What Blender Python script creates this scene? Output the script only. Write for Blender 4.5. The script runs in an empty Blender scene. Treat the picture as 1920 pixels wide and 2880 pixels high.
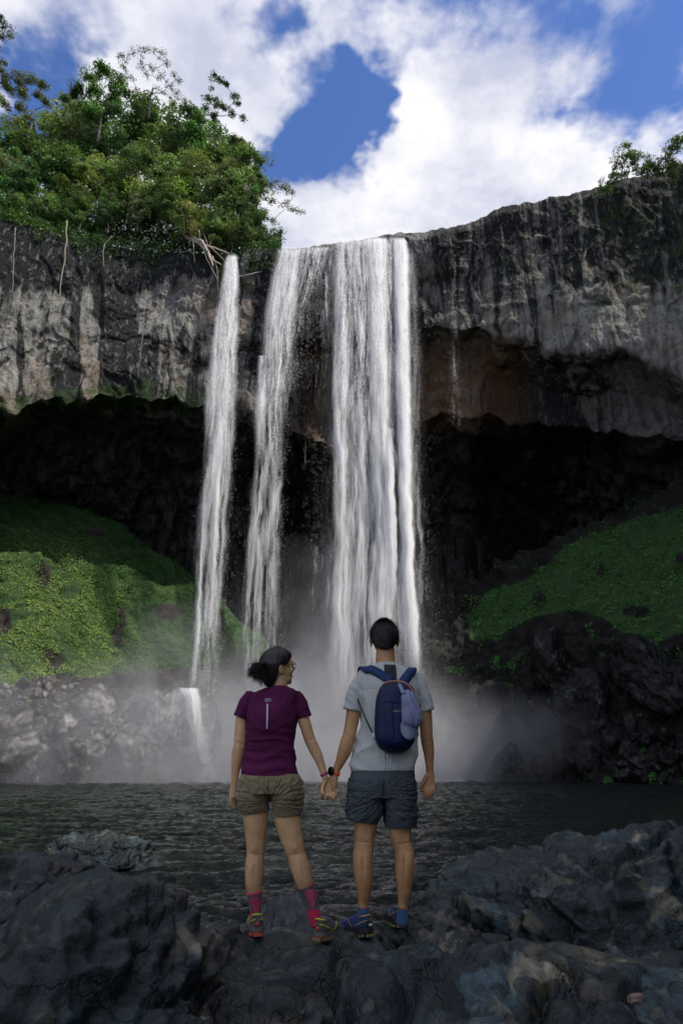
import bpy, math, random
import numpy as np
from mathutils import Vector, Matrix

S = bpy.context.scene
COL = S.collection
R_ = math.radians

# ---------------------------------------------------------------- camera, sky, sun, exposure
CAM_Z = 1.5
PITCH = 20.0
cam_d = bpy.data.cameras.new("camera")
cam = bpy.data.objects.new("camera", cam_d)
COL.objects.link(cam)
cam.location = (0, 0, CAM_Z)
cam.rotation_euler = (R_(90 + PITCH), 0, 0)
cam_d.sensor_fit = 'VERTICAL'
cam_d.sensor_height = 36.0
cam_d.lens = 24.0
cam_d.clip_end = 3000
cam_d.clip_start = 0.05
cam_d.dof.use_dof = True
cam_d.dof.focus_distance = 4.7
cam_d.dof.aperture_fstop = 5.0
S.camera = cam

SUN_EL, SUN_AZ = 54.0, 121.0          # azimuth clockwise from +Y (behind and to the right)
W = bpy.data.worlds.new("World"); S.world = W
W.use_nodes = True
wt = W.node_tree; wt.nodes.clear()
def wn(t, **k):
    n = wt.nodes.new(t)
    for a, b in k.items(): setattr(n, a, b)
    return n
def wmath(op, a, b=None, clamp=False):
    n = wn('ShaderNodeMath', operation=op); n.use_clamp = clamp
    for i, v in enumerate((a, b)):
        if v is None: continue
        if isinstance(v, (int, float)): n.inputs[i].default_value = v
        else: wt.links.new(v, n.inputs[i])
    return n.outputs[0]
wout = wn('ShaderNodeOutputWorld'); wbg = wn('ShaderNodeBackground')
wbg.inputs['Strength'].default_value = 0.1
wt.links.new(wbg.outputs[0], wout.inputs[0])
sky = wn('ShaderNodeTexSky', sky_type='NISHITA')
sky.sun_disc = False
sky.sun_elevation = R_(SUN_EL); sky.sun_rotation = R_(SUN_AZ)
sky.air_density = 1.0; sky.dust_density = 0.3; sky.ozone_density = 2.0
tc = wn('ShaderNodeTexCoord')
sep = wn('ShaderNodeSeparateXYZ'); wt.links.new(tc.outputs['Generated'], sep.inputs[0])
den = wmath('ADD', wmath('MAXIMUM', sep.outputs[2], 0.0), 0.12)
comb = wn('ShaderNodeCombineXYZ')
wt.links.new(wmath('DIVIDE', sep.outputs[0], den), comb.inputs[0])
wt.links.new(wmath('DIVIDE', sep.outputs[1], den), comb.inputs[1])
def wnoise(scale, det, rough, dist=0.0, off=(0, 0, 0)):
    m = wn('ShaderNodeMapping'); m.inputs['Location'].default_value = off
    wt.links.new(comb.outputs[0], m.inputs[0])
    n = wn('ShaderNodeTexNoise'); n.inputs['Scale'].default_value = scale
    n.inputs['Detail'].default_value = det; n.inputs['Roughness'].default_value = rough
    n.inputs['Distortion'].default_value = dist
    wt.links.new(m.outputs[0], n.inputs['Vector'])
    return n.outputs['Fac']
n1 = wnoise(1.6, 4, 0.55, 0.2, (3.1, 7.2, 0))
n2 = wnoise(4.8, 9, 0.58, 0.15, (1.3, 2.2, 0))
n3 = wnoise(12.0, 8, 0.6, 0.1, (5.3, 8.2, 0))
dens = wmath('ADD', wmath('MULTIPLY', wmath('SUBTRACT', n1, 0.5), 1.8), wmath('MULTIPLY', wmath('SUBTRACT', n2, 0.5), 3.4))
dens = wmath('ADD', wmath('ADD', dens, wmath('MULTIPLY', wmath('SUBTRACT', n3, 0.5), 2.8)), 0.05)
_c, _s = math.cos(R_(PITCH)), math.sin(R_(PITCH))
def pix_dir(px, py):
    x = (px - 960) / 1920; v = (1440 - py) / 1920
    return Vector((x, _c - v * _s, _s + v * _c)).normalized()
wz = wn('ShaderNodeTexNoise'); wz.inputs['Scale'].default_value = 3.2; wz.inputs['Detail'].default_value = 5; wz.inputs['Roughness'].default_value = .6
wt.links.new(comb.outputs[0], wz.inputs['Vector'])
wz1 = wn('ShaderNodeVectorMath', operation='SUBTRACT'); wt.links.new(wz.outputs['Color'], wz1.inputs[0]); wz1.inputs[1].default_value = (.5, .5, .5)
wz2 = wn('ShaderNodeVectorMath', operation='SCALE'); wt.links.new(wz1.outputs[0], wz2.inputs[0]); wz2.inputs['Scale'].default_value = 0.42
wz3 = wn('ShaderNodeVectorMath', operation='ADD'); wt.links.new(tc.outputs['Generated'], wz3.inputs[0]); wt.links.new(wz2.outputs[0], wz3.inputs[1])
nrm = wn('ShaderNodeVectorMath', operation='NORMALIZE'); wt.links.new(wz3.outputs[0], nrm.inputs[0])
# openings of blue between the clouds and thicker banks: (direction, angular radius deg, amount)
for px, py, rad, amt in [(725, 180, 5.2, -1.1), (815, 290, 5.0, -1.1), (885, 430, 5.0, -1.15), (985, 300, 3.0, -.6), (1010, 190, 2.6, -.5), (860, 120, 3.2, -.7), (960, 480, 2.6, -.5), (700, 100, 3, -.4), (800, 400, 2.5, -.4), (1360, 110, 8.5, -1.15), (1290, 60, 5, -.6), (1120, 20, 4.5, -0.5), (170, 230, 4.5, -1.0), (200, 380, 4, -.6),
                         (1560, 60, 6, -0.2), (1720, 250, 5.5, -0.9), (1790, 330, 3.2, -0.7), (900, 300, 4, -0.6), (260, 30, 4.0, -0.6), (480, 10, 4, -.35), (1000, 190, 3, -.35),
                         (1480, 230, 4.5, -0.4), (950, 130, 5, -0.4), (1520, 560, 3, -0.35), (1860, 120, 4, -0.3), (190, 340, 4, -0.6),
                         (50, 130, 5, 0.8), (480, 190, 8, 1.1), (620, 70, 6, 0.8), (760, 20, 4, .5), (900, 90, 4, .5), (620, 300, 6, 1.0), (1000, 60, 4, .5), (350, 130, 5, .5), (1180, 260, 5, 0.7), (1200, 480, 11, 0.8), (1450, 600, 8, .6), (900, 620, 6, .5), (1500, 420, 10, 0.7), (1600, 110, 4, 0.5),
                         (880, 620, 7, 0.6), (640, 480, 8, 0.6), (1000, 330, 4, 0.5), (1090, 120, 4, 0.5), (1900, 300, 4, 0.5), (950, 20, 4, 0.4), (1370, 300, 7, 0.4)]:
    d = pix_dir(px, py)
    dp = wn('ShaderNodeVectorMath', operation='DOT_PRODUCT')
    wt.links.new(nrm.outputs[0], dp.inputs[0]); dp.inputs[1].default_value = d
    mr = wn('ShaderNodeMapRange'); mr.interpolation_type = 'SMOOTHSTEP'
    wt.links.new(dp.outputs['Value'], mr.inputs[0])
    mr.inputs[1].default_value = math.cos(R_(rad * 1.4)); mr.inputs[2].default_value = math.cos(R_(rad * 0.1))
    mr.inputs[3].default_value = 0; mr.inputs[4].default_value = amt * (1.1 if amt < 0 else 0.8)
    dens = wmath('ADD', dens, mr.outputs[0])
cmask = wn('ShaderNodeMapRange'); cmask.interpolation_type = 'SMOOTHSTEP'
wt.links.new(dens, cmask.inputs[0])
cmask.inputs[1].default_value = -1.25; cmask.inputs[2].default_value = 0.75
shade = wnoise(5.5, 7, 0.6, 0.2, (9.3, 0.2, 0))
cr = wn('ShaderNodeValToRGB'); wt.links.new(shade, cr.inputs[0])
cr.color_ramp.elements[0].position = 0.35; cr.color_ramp.elements[0].color = (0.50, 0.53, 0.66, 1)
cr.color_ramp.elements[1].position = 0.62; cr.color_ramp.elements[1].color = (0.90, 0.89, 0.92, 1)
cs = wn('ShaderNodeVectorMath', operation='SCALE'); wt.links.new(cr.outputs[0], cs.inputs[0]); cs.inputs['Scale'].default_value = 9.0
ss = wn('ShaderNodeVectorMath', operation='MULTIPLY'); wt.links.new(sky.outputs[0], ss.inputs[0]); ss.inputs[1].default_value = (0.80, 1.0, 1.45)
mx = wn('ShaderNodeMix', data_type='RGBA')
wt.links.new(cmask.outputs[0], mx.inputs[0]); wt.links.new(ss.outputs[0], mx.inputs[6]); wt.links.new(cs.outputs[0], mx.inputs[7])
wt.links.new(mx.outputs[2], wbg.inputs['Color'])

sd = bpy.data.lights.new("sun", 'SUN'); sun = bpy.data.objects.new("sun", sd); COL.objects.link(sun)
sd.energy = 3.0; sd.angle = R_(0.53); sd.color = (1.0, 0.93, 0.83)
_sv = Vector((math.sin(R_(SUN_AZ)) * math.cos(R_(SUN_EL)), math.cos(R_(SUN_AZ)) * math.cos(R_(SUN_EL)), math.sin(R_(SUN_EL))))
sun.rotation_euler = (-_sv).to_track_quat('-Z', 'Y').to_euler()
sun.location = (60, -40, 90)
S.view_settings.view_transform = 'Standard'; S.view_settings.look = 'None'
S.view_settings.exposure = 0.4; S.view_settings.gamma = 1.0; S.view_settings.use_curve_mapping = False
S.render.engine = 'CYCLES'
S.cycles.transparent_max_bounces = 24
S.cycles.max_bounces = 8
S.cycles.diffuse_bounces = 3
S.cycles.volume_bounces = 1
S.cycles.volume_step_rate = 1.0
S.cycles.caustics_reflective = False; S.cycles.caustics_refractive = False
S.cycles.sample_clamp_indirect = 4.0

# ---------------------------------------------------------------- helpers
rng = np.random.default_rng(7)
random.seed(7)
_T = rng.permutation(4096).astype(np.int64)
_G = rng.normal(size=(4096, 3)); _G /= np.linalg.norm(_G, axis=1)[:, None]
_RV = rng.random(4096)
def _h(i, j, k):
    return _T[(_T[(_T[i & 4095] + j) & 4095] + k) & 4095]
def noise(P, scale=1.0, seed=0):
    """gradient noise, about -0.7..0.7"""
    P = np.asarray(P, float) * scale + seed * 17.37
    I = np.floor(P).astype(np.int64); Fr = P - I
    U = Fr * Fr * Fr * (Fr * (Fr * 6 - 15) + 10)
    out = 0
    for a in (0, 1):
        wa = U[:, 0] if a else 1 - U[:, 0]
        for b in (0, 1):
            wb = U[:, 1] if b else 1 - U[:, 1]
            for c in (0, 1):
                wc = U[:, 2] if c else 1 - U[:, 2]
                g = _G[_h(I[:, 0] + a, I[:, 1] + b, I[:, 2] + c)]
                out = out + wa * wb * wc * ((Fr[:, 0] - a) * g[:, 0] + (Fr[:, 1] - b) * g[:, 1] + (Fr[:, 2] - c) * g[:, 2])
    return out * 1.4
def fbm(P, scale=1.0, octv=4, rough=0.5, seed=0):
    o, amp = 0, 1.0
    for i in range(octv):
        o = o + amp * noise(P, scale * 2.03 ** i, seed + i * 3.1); amp *= rough
    return o
def ridged(P, scale=1.0, octv=4, rough=0.5, seed=0):
    o, amp, t = 0, 1.0, 0
    for i in range(octv):
        o = o + amp * (1 - 2.2 * np.abs(noise(P, scale * 2.03 ** i, seed + i * 3.1))); t += amp; amp *= rough
    return o / t
def cells(P, scale=1.0, seed=0, jit=0.9):
    """F1 distance, F2-F1 and cell value of a Voronoi pattern"""
    P = np.asarray(P, float) * scale + seed * 11.13
    I = np.floor(P).astype(np.int64)
    f1 = np.full(len(P), 9.0); f2 = np.full(len(P), 9.0); cv = np.zeros(len(P))
    for a in (-1, 0, 1):
        for b in (-1, 0, 1):
            for c in (-1, 0, 1):
                h = _h(I[:, 0] + a, I[:, 1] + b, I[:, 2] + c)
                q = np.stack([I[:, 0] + a + .5 + jit * (_RV[h] - .5), I[:, 1] + b + .5 + jit * (_RV[(h + 911) & 4095] - .5), I[:, 2] + c + .5 + jit * (_RV[(h + 2111) & 4095] - .5)], 1)
                d = np.linalg.norm(P - q, axis=1)
                m = d < f1
                f2 = np.where(m, f1, np.minimum(f2, d)); cv = np.where(m, _RV[(h + 77) & 4095], cv); f1 = np.where(m, d, f1)
    return f1, f2 - f1, cv
def sstep(a, b, x):
    t = np.clip((np.asarray(x, float) - a) / (b - a), 0, 1); return t * t * (3 - 2 * t)

def mesh_data(name, V, F, smooth=True, attrs=None, mats=(), fmat=None):
    V = np.ascontiguousarray(V, dtype=np.float32).reshape(-1, 3)
    Fs = F if isinstance(F, (list, tuple)) else [F]
    Fs = [np.asarray(f, dtype=np.int32) for f in Fs if len(f)]
    me = bpy.data.meshes.new(name)
    me.vertices.add(len(V)); me.vertices.foreach_set('co', V.ravel())
    nl = sum(f.size for f in Fs); npoly = sum(len(f) for f in Fs)
    me.loops.add(nl); me.polygons.add(npoly)
    li = np.concatenate([f.ravel() for f in Fs]) if Fs else np.zeros(0, np.int32)
    tot = np.concatenate([np.full(len(f), f.shape[1], np.int32) for f in Fs]) if Fs else np.zeros(0, np.int32)
    st = np.concatenate([[0], np.cumsum(tot)[:-1]]).astype(np.int32)
    me.loops.foreach_set('vertex_index', li)
    me.polygons.foreach_set('loop_start', st); me.polygons.foreach_set('loop_total', tot)
    me.polygons.foreach_set('use_smooth', np.full(npoly, smooth, dtype=bool))
    for m in mats: me.materials.append(m)
    if fmat is not None: me.polygons.foreach_set('material_index', np.asarray(fmat, np.int32))
    me.update(calc_edges=True)
    for k, a in (attrs or {}).items():
        a = np.asarray(a, np.float32)
        if a.ndim == 1:
            at = me.attributes.new(k, 'FLOAT', 'POINT'); at.data.foreach_set('value', a)
        else:
            if a.shape[1] == 3: a = np.concatenate([a, np.ones((len(a), 1), np.float32)], 1)
            at = me.attributes.new(k, 'FLOAT_COLOR', 'POINT'); at.data.foreach_set('color', np.ascontiguousarray(a).ravel())
    return me
def obj(name, me, parent=None, loc=(0, 0, 0), **props):
    o = bpy.data.objects.new(name, me); COL.objects.link(o); o.location = loc
    if parent is not None: o.parent = parent
    for k, v in props.items(): o[k] = v
    return o
def mk(name, V, F, mat=None, parent=None, smooth=True, attrs=None, loc=(0, 0, 0), **props):
    mats = () if mat is None else (mat if isinstance(mat, (list, tuple)) else (mat,))
    fm = props.pop('fmat', None)
    return obj(name, mesh_data(name, V, F, smooth, attrs, mats, fm), parent, loc, **props)
def grid_faces(nr, nc, wrap=False):
    r = np.arange(nr - 1)[:, None]; c = np.arange(nc if wrap else nc - 1)[None, :]
    c2 = (c + 1) % nc
    a = r * nc + c; b = r * nc + c2; d = (r + 1) * nc + c2; e = (r + 1) * nc + c
    return np.stack(np.broadcast_arrays(a, b, d, e), -1).reshape(-1, 4)
class MB:
    """collects pieces into one mesh"""
    def __init__(s): s.V = []; s.F3 = []; s.F4 = []; s.n = 0; s.A = []
    def add(s, V, F, a=None):
        V = np.asarray(V, float).reshape(-1, 3); F = np.asarray(F)
        if len(F): (s.F3 if F.shape[1] == 3 else s.F4).append(F + s.n)
        s.V.append(V); s.n += len(V)
        if a is not None: s.A.append(np.broadcast_to(np.asarray(a, float), (len(V),) + np.shape(a)[-1:]) if np.ndim(a) <= 1 else a)
    def build(s, name, mat, parent=None, smooth=True, attr=None, **k):
        F = [np.concatenate(x) for x in (s.F3, s.F4) if x]
        at = {attr: np.concatenate(s.A)} if attr else None
        return mk(name, np.concatenate(s.V), F, mat, parent, smooth, at, **k)
def tube(pts, rad, n=8, cap=True, flat=1.0, wob=None):
    """rings along a polyline; returns V, F4"""
    pts = np.asarray(pts, float); m = len(pts)
    rad = np.broadcast_to(np.asarray(rad, float), (m,))
    t = np.gradient(pts, axis=0); t /= np.linalg.norm(t, axis=1)[:, None] + 1e-9
    ref = np.array([0, 0, 1.0]) if abs(t[0, 2]) < 0.9 else np.array([1.0, 0, 0])
    V = []
    for i in range(m):
        a = np.cross(t[i], ref); a /= np.linalg.norm(a) + 1e-9; b = np.cross(t[i], a); ref = -b if False else ref
        an = np.arange(n) * 2 * math.pi / n
        V.append(pts[i] + rad[i] * (np.cos(an)[:, None] * a + flat * np.sin(an)[:, None] * b))
        if abs(np.dot(t[min(i + 1, m - 1)], ref)) > 0.95: ref = a
    V = np.concatenate(V); F = grid_faces(m, n, True)
    if cap:
        V = np.concatenate([V, pts[:1], pts[-1:]]); k = np.arange(n)
        F = np.concatenate([F, np.stack([np.full(n, m * n), (k + 1) % n, k, k], 1)[:, [0, 1, 2, 2]] if False else np.zeros((0, 4), int)])
        c0 = np.stack([np.full(n, m * n), (k + 1) % n, k], 1); c1 = np.stack([np.full(n, m * n + 1), (m - 1) * n + k, (m - 1) * n + (k + 1) % n], 1)
        return V, F, np.concatenate([c0, c1])
    return V, F, np.zeros((0, 3), int)
def add_tube(mb, pts, rad, n=8, a=None, flat=1.0):
    V, F4, F3 = tube(pts, rad, n, True, flat)
    base = mb.n
    mb.add(V, F4, a)
    if len(F3): mb.F3.append(F3 + base)
_ico = {}
def ico(sub):
    if sub not in _ico:
        import bmesh
        bm = bmesh.new(); bmesh.ops.create_icosphere(bm, subdivisions=sub, radius=1.0)
        bm.verts.ensure_lookup_table()
        V = np.array([v.co[:] for v in bm.verts]); F = np.array([[v.index for v in f.verts] for f in bm.faces]); bm.free()
        _ico[sub] = (V, F)
    return _ico[sub]
def box(c, s):
    c = np.asarray(c, float); s = np.asarray(s, float) / 2
    V = np.array([[x, y, z] for x in (-1, 1) for y in (-1, 1) for z in (-1, 1)]) * s + c
    F = np.array([[0, 1, 3, 2], [4, 6, 7, 5], [0, 4, 5, 1], [2, 3, 7, 6], [0, 2, 6, 4], [1, 5, 7, 3]])
    return V, F

# photograph pixel (1920 x 2880) + distance in front of the camera -> place in the world
def Rz(py):
    v = (1440 - np.asarray(py, float)) / 1920
    return (_s + v * _c) / (_c - v * _s)
def Zat(py, y): return CAM_Z + np.asarray(y) * Rz(py)
def Wp(px, py, y):
    px, py, y = np.broadcast_arrays(np.asarray(px, float), np.asarray(py, float), np.asarray(y, float))
    v = (1440 - py) / 1920; t = y / (_c - v * _s)
    return np.stack([(px - 960) / 1920 * t, y, CAM_Z + t * (_s + v * _c)], -1)
def to_pix(P):
    P = np.asarray(P, float); z = P[..., 2] - CAM_Z
    dpt = P[..., 1] * _c + z * _s; up = -P[..., 1] * _s + z * _c
    return 960 + 1920 * P[..., 0] / dpt, 1440 - 1920 * up / dpt

# ---------------------------------------------------------------- materials
class NT:
    def __init__(s, name):
        s.m = bpy.data.materials.new(name); s.m.use_nodes = True; s.t = s.m.node_tree; s.t.nodes.clear()
        s.out = s.t.nodes.new('ShaderNodeOutputMaterial')
    def n(s, typ, ins=None, **k):
        n = s.t.nodes.new(typ)
        for a, b in k.items(): setattr(n, a, b)
        for a, b in (ins or {}).items():
            if isinstance(b, bpy.types.NodeSocket): s.t.links.new(b, n.inputs[a])
            else: n.inputs[a].default_value = b
        return n
    def link(s, a, b): s.t.links.new(a, b)
    def coord(s, scale=(1, 1, 1), kind='Object', loc=(0, 0, 0), rot=(0, 0, 0)):
        if kind == 'World': src = s.n('ShaderNodeNewGeometry').outputs['Position']
        else: src = s.n('ShaderNodeTexCoord').outputs[kind]
        return s.n('ShaderNodeMapping', {0: src, 'Scale': scale, 'Location': loc, 'Rotation': rot}).outputs[0]
    def noise(s, vec, scale=5, det=4, rough=.5, dist=0.0, out='Fac'):
        return s.n('ShaderNodeTexNoise', {'Vector': vec, 'Scale': scale, 'Detail': det, 'Roughness': rough, 'Distortion': dist}).outputs[out]
    def ramp(s, fac, els, interp='LINEAR'):
        r = s.n('ShaderNodeValToRGB', {0: fac}); e = r.color_ramp.elements; r.color_ramp.interpolation = interp
        while len(e) < len(els): e.new(0.5)
        for i, (p, c) in enumerate(els):
            e[i].position = p; e[i].color = (c, c, c, 1) if isinstance(c, (int, float)) else tuple(c) + (1,)
        return r.outputs[0]
    def mix(s, f, a, b, blend='MIX'):
        n = s.n('ShaderNodeMix', data_type='RGBA', blend_type=blend)
        for i, v in ((0, f), (6, a), (7, b)):
            if isinstance(v, bpy.types.NodeSocket): s.t.links.new(v, n.inputs[i])
            elif i == 0: n.inputs[0].default_value = v
            else: n.inputs[i].default_value = tuple(v) + (1,) if len(v) == 3 else v
        return n.outputs[2]
    def math(s, op, a, b=0.0, clamp=False):
        n = s.n('ShaderNodeMath', {0: a, 1: b}, operation=op); n.use_clamp = clamp; return n.outputs[0]
    def attr(s, name, out='Color'): return s.n('ShaderNodeAttribute', attribute_name=name).outputs[out]
    def bump(s, h, strength=.3, dist=.02, normal=None):
        ins = {'Height': h, 'Strength': strength, 'Distance': dist}
        if normal is not None: ins['Normal'] = normal
        return s.n('ShaderNodeBump', ins).outputs[0]
    def bsdf(s, **k):
        ins = {}
        for a, b in k.items():
            a = {'color': 'Base Color', 'rough': 'Roughness', 'normal': 'Normal', 'spec': 'Specular IOR Level', 'metal': 'Metallic', 'coat': 'Coat Weight', 'sheen': 'Sheen Weight', 'sss': 'Subsurface Weight', 'ior': 'IOR', 'trans': 'Transmission Weight', 'alpha': 'Alpha'}.get(a, a)
            if a == 'Base Color' and not isinstance(b, bpy.types.NodeSocket): b = tuple(b) + (1,)
            ins[a] = b
        n = s.n('ShaderNodeBsdfPrincipled', ins); s.link(n.outputs[0], s.out.inputs[0]); return n
def plain(name, col, rough=.6, grain=0.0, gscale=80, bump=0.0, **k):
    t = NT(name); c = t.coord()
    f = t.noise(c, gscale, 4, .6)
    colr = t.mix(f, tuple(x * (1 - grain) for x in col), tuple(min(1, x * (1 + grain)) for x in col)) if grain else col
    kk = dict(color=colr, rough=rough, **k)
    if bump: kk['normal'] = t.bump(f, bump, .003)
    t.bsdf(**kk); return t.m
# ---------------------------------------------------------------- rock materials
def cliff_material():
    t = NT('weathered cliff rock')
    p = t.coord(kind='World')
    st = t.coord((.9, .9, .07), 'World')                    # long vertical drip lines
    st2 = t.coord((2.6, 2.6, .22), 'World', loc=(4, 2, 0))
    big = t.noise(p, .16, 4, .6, .3); mid = t.noise(p, .8, 6, .65, .2); fine = t.noise(p, 5, 6, .7)
    s1 = t.noise(st, 1.0, 6, .62, .6); s2 = t.noise(st2, 1.0, 5, .65, .3)
    z = t.attr('zone')                                       # R dark lichen and painted shade, G rust, B moss
    sz = t.n('ShaderNodeSeparateColor', {0: z})
    base = t.ramp(mid, [(.28, (.07, .072, .064)), (.48, (.175, .172, .150)), (.66, (.35, .34, .295))])
    base = t.mix(t.ramp(s2, [(.42, 0.0), (.62, .65)]), base, (.47, .46, .44))
    base = t.mix(t.ramp(big, [(.5, 0.0), (.68, .5)]), base, (.34, .24, .15))
    # dark streaks
    dk = t.math('ADD', s1, t.math('MULTIPLY', t.math('SUBTRACT', sz.outputs[0], .5), .62))
    dk = t.math('ADD', dk, t.math('MULTIPLY', t.math('SUBTRACT', s2, .5), .35))
    dmask = t.ramp(dk, [(.42, 0.0), (.52, 1.0)])
    fl = t.noise(t.coord((1.6, 1.6, .55), 'World'), 1.6, 5, .75)
    fleck = t.math('MULTIPLY', t.ramp(fl, [(.56, 0.0), (.62, 1.0)]), .55)
    dcol = t.mix(fine, (.010, .012, .014), (.036, .038, .036))
    dcol = t.mix(fleck, dcol, (.36, .35, .34))
    col = t.mix(dmask, base, dcol)
    rust = t.math('MULTIPLY', sz.outputs[1], t.ramp(t.math('ADD', t.math('MULTIPLY', mid, .5), t.math('MULTIPLY', s1, .5)), [(.35, .35), (.55, 1.0)]))
    rc = t.mix(s2, (.27, .12, .042), (.12, .07, .035))
    col = t.mix(rust, col, rc)
    mo = t.math('MULTIPLY', t.ramp(t.math('ADD', sz.outputs[2], t.math('MULTIPLY', t.math('SUBTRACT', mid, .5), 1.6)), [(.45, 0.0), (.62, 1.0)]), .85)
    mc = t.mix(fine, (.012, .035, .008), (.05, .09, .02))
    col = t.mix(mo, col, mc)
    wet = t.attr('wet', 'Fac')  # wetness, plus darkening in the cave and painted shade at right
    col = t.mix(wet, col, t.mix(1.0, col, (.22, .23, .25), 'MULTIPLY'))
    h = t.math('ADD', t.math('MULTIPLY', t.noise(p, 1.3, 8, .68, .4), 1.0), t.math('MULTIPLY', t.noise(t.coord((4, 4, 1.2), 'World'), 1.5, 6, .7), .7))
    t.bsdf(color=col, rough=t.mix(wet, (.85,) * 3, (.45,) * 3), normal=t.bump(h, .9, .5), spec=.3)
    return t.m
M_cliff = cliff_material()

def basalt(name, a=(.018, .021, .026), b=(.05, .052, .055), warm=(.13, .095, .055), scale=1.0, wetness=.0, warm_amt=.5, spec=.6):
    t = NT(name)
    p = t.coord(kind='World')
    n1 = t.noise(p, 1.6 * scale, 6, .6, .4); n2 = t.noise(p, 9 * scale, 7, .68, .2); n3 = t.noise(p, 60 * scale, 5, .7)
    n4 = t.noise(t.coord((1, 1, 1), 'World', loc=(3, 9, 5)), 3.1 * scale, 5, .62, .8)
    c = t.mix(t.ramp(n1, [(.35, 0.0), (.65, 1.0)]), a, b)
    c = t.mix(t.math('MULTIPLY', t.ramp(n2, [(.47, 0.0), (.62, 1.0)]), .75), c, tuple(x * 2.0 for x in b))
    nb = t.noise(t.coord((1, 1, 1), 'World', loc=(13, 2, 8)), 4.2 * scale, 4, .6, 1.2)
    c = t.mix(t.math('MULTIPLY', t.ramp(nb, [(.60, 0.0), (.66, 1.0)]), .45), c, (.12, .13, .125))
    c = t.mix(t.math('MULTIPLY', t.ramp(n4, [(.54, 0.0), (.66, 1.0)]), warm_amt), c, t.mix(n2, tuple(x * .55 for x in warm), tuple(x * 1.4 for x in warm)))
    wv = t.n('ShaderNodeVectorMath', {0: p, 1: t.noise(p, 2.0 * scale, 4, .6, 0, 'Color')}, operation='ADD').outputs[0]
    vc = t.n('ShaderNodeSeparateColor', {0: t.n('ShaderNodeTexVoronoi', {'Vector': wv, 'Scale': 3.6 * scale}).outputs['Color']})
    c = t.mix(1.0, c, t.ramp(vc.outputs[0], [(0, .45), (.55, .9), (.8, 1.3), (1.0, 2.6)]), 'MULTIPLY')
    spk = t.ramp(n3, [(.62, 0.0), (.72, 1.0)])
    c = t.mix(t.math('MULTIPLY', spk, .3), c, (.20, .19, .17))
    cr = t.n('ShaderNodeTexVoronoi', {'Vector': t.n('ShaderNodeVectorMath', {0: p, 1: t.noise(p, 2.5 * scale, 4, .6, 0, 'Color')}, operation='ADD').outputs[0], 'Scale': 1.7 * scale}, feature='DISTANCE_TO_EDGE').outputs[0]
    crk = t.ramp(cr, [(.0, 0.0), (.022, 1.0)])
    c = t.mix(crk, t.mix(1.0, c, (.35, .35, .35), 'MULTIPLY'), c)
    h = t.math('ADD', t.math('MULTIPLY', n2, .55), t.math('MULTIPLY', n3, .22))
    h = t.math('ADD', h, t.math('MULTIPLY', crk, .12))
    r = t.ramp(n1, [(.3, .22 if wetness else .28), (.6, .55 - wetness * .3)])
    t.bsdf(color=c, rough=r, normal=t.bump(h, .8, .05 / scale), spec=spec + wetness * .3)
    return t.m
M_basalt = basalt('dark basalt rock', (.0025, .0068, .0082), (.014, .026, .029), (.17, .145, .09), warm_amt=.65)
M_basalt_wet = basalt('wet black rock', (.004, .006, .008), (.014, .018, .020), wetness=.4, scale=1.6, warm_amt=.2)
M_basalt_brown = basalt('dark brown grey rock', (.004, .0070, .0075), (.021, .028, .027), (.22, .175, .11), scale=1.3, warm_amt=.75)
M_rubble = basalt('far shore rubble rock', (.030, .029, .028), (.085, .08, .075), (.16, .11, .08), scale=.35, warm_amt=.5)
M_rubble_wet = basalt('wet far shore rock', (.03, .03, .03), (.085, .08, .075), (.14, .10, .07), scale=.35, wetness=.9, warm_amt=.3)
M_shade_rock = basalt('shore rock with painted shade', (.004, .005, .005), (.016, .016, .015), (.04, .032, .024), scale=.4, warm_amt=.5, spec=.2)  # darker rock copy: shade of the right bank put into the colour

# ---------------------------------------------------------------- cliff
CX, CY = 0.0, 10.0
def th_of(px, py, y):
    q = Wp(px, py, y); return math.degrees(math.atan2(q[0] - CX, q[1] - CY))
K_th = np.array([-100, -70, -50, -38, -30, -22, -16, -12, -7, 0, 6, 11, 16, 20, 25, 31, 39, 50, 70, 100, 150], float)
#  rim r, rim z
rim_r = np.array([50, 51, 53, 53.5, 52.5, 51, 49.5, 48, 47.2, 47, 47, 47.2, 47.8, 48, 48.6, 50.3, 52.6, 52, 50, 48, 47], float)
rim_z = np.array([50, 51, 51, 51, 51, 51, 51.2, 51.2, 51.2, 52.2, 52.9, 52.8, 53.6, 55.0, 55.0, 55.6, 56.2, 57.5, 62, 66, 66], float)  # out of view on the right, rim raised to shade the foreground
#  upper lip (r, z)
la_r = np.array([50, 50, 51.4, 51.8, 51.0, 50.2, 48.9, 48.5, 48.8, 49.5, 49.4, 48.8, 49, 49.2, 49.4, 50, 50.5, 50, 49, 48, 46], float)
la_py = np.array([1000, 1000, 1000, 980, 960, 940, 1000, 960, 960, 940, 930, 920, 925, 945, 990, 975, 1120, 1150, 1100, 1100, 1000], float)
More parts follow.
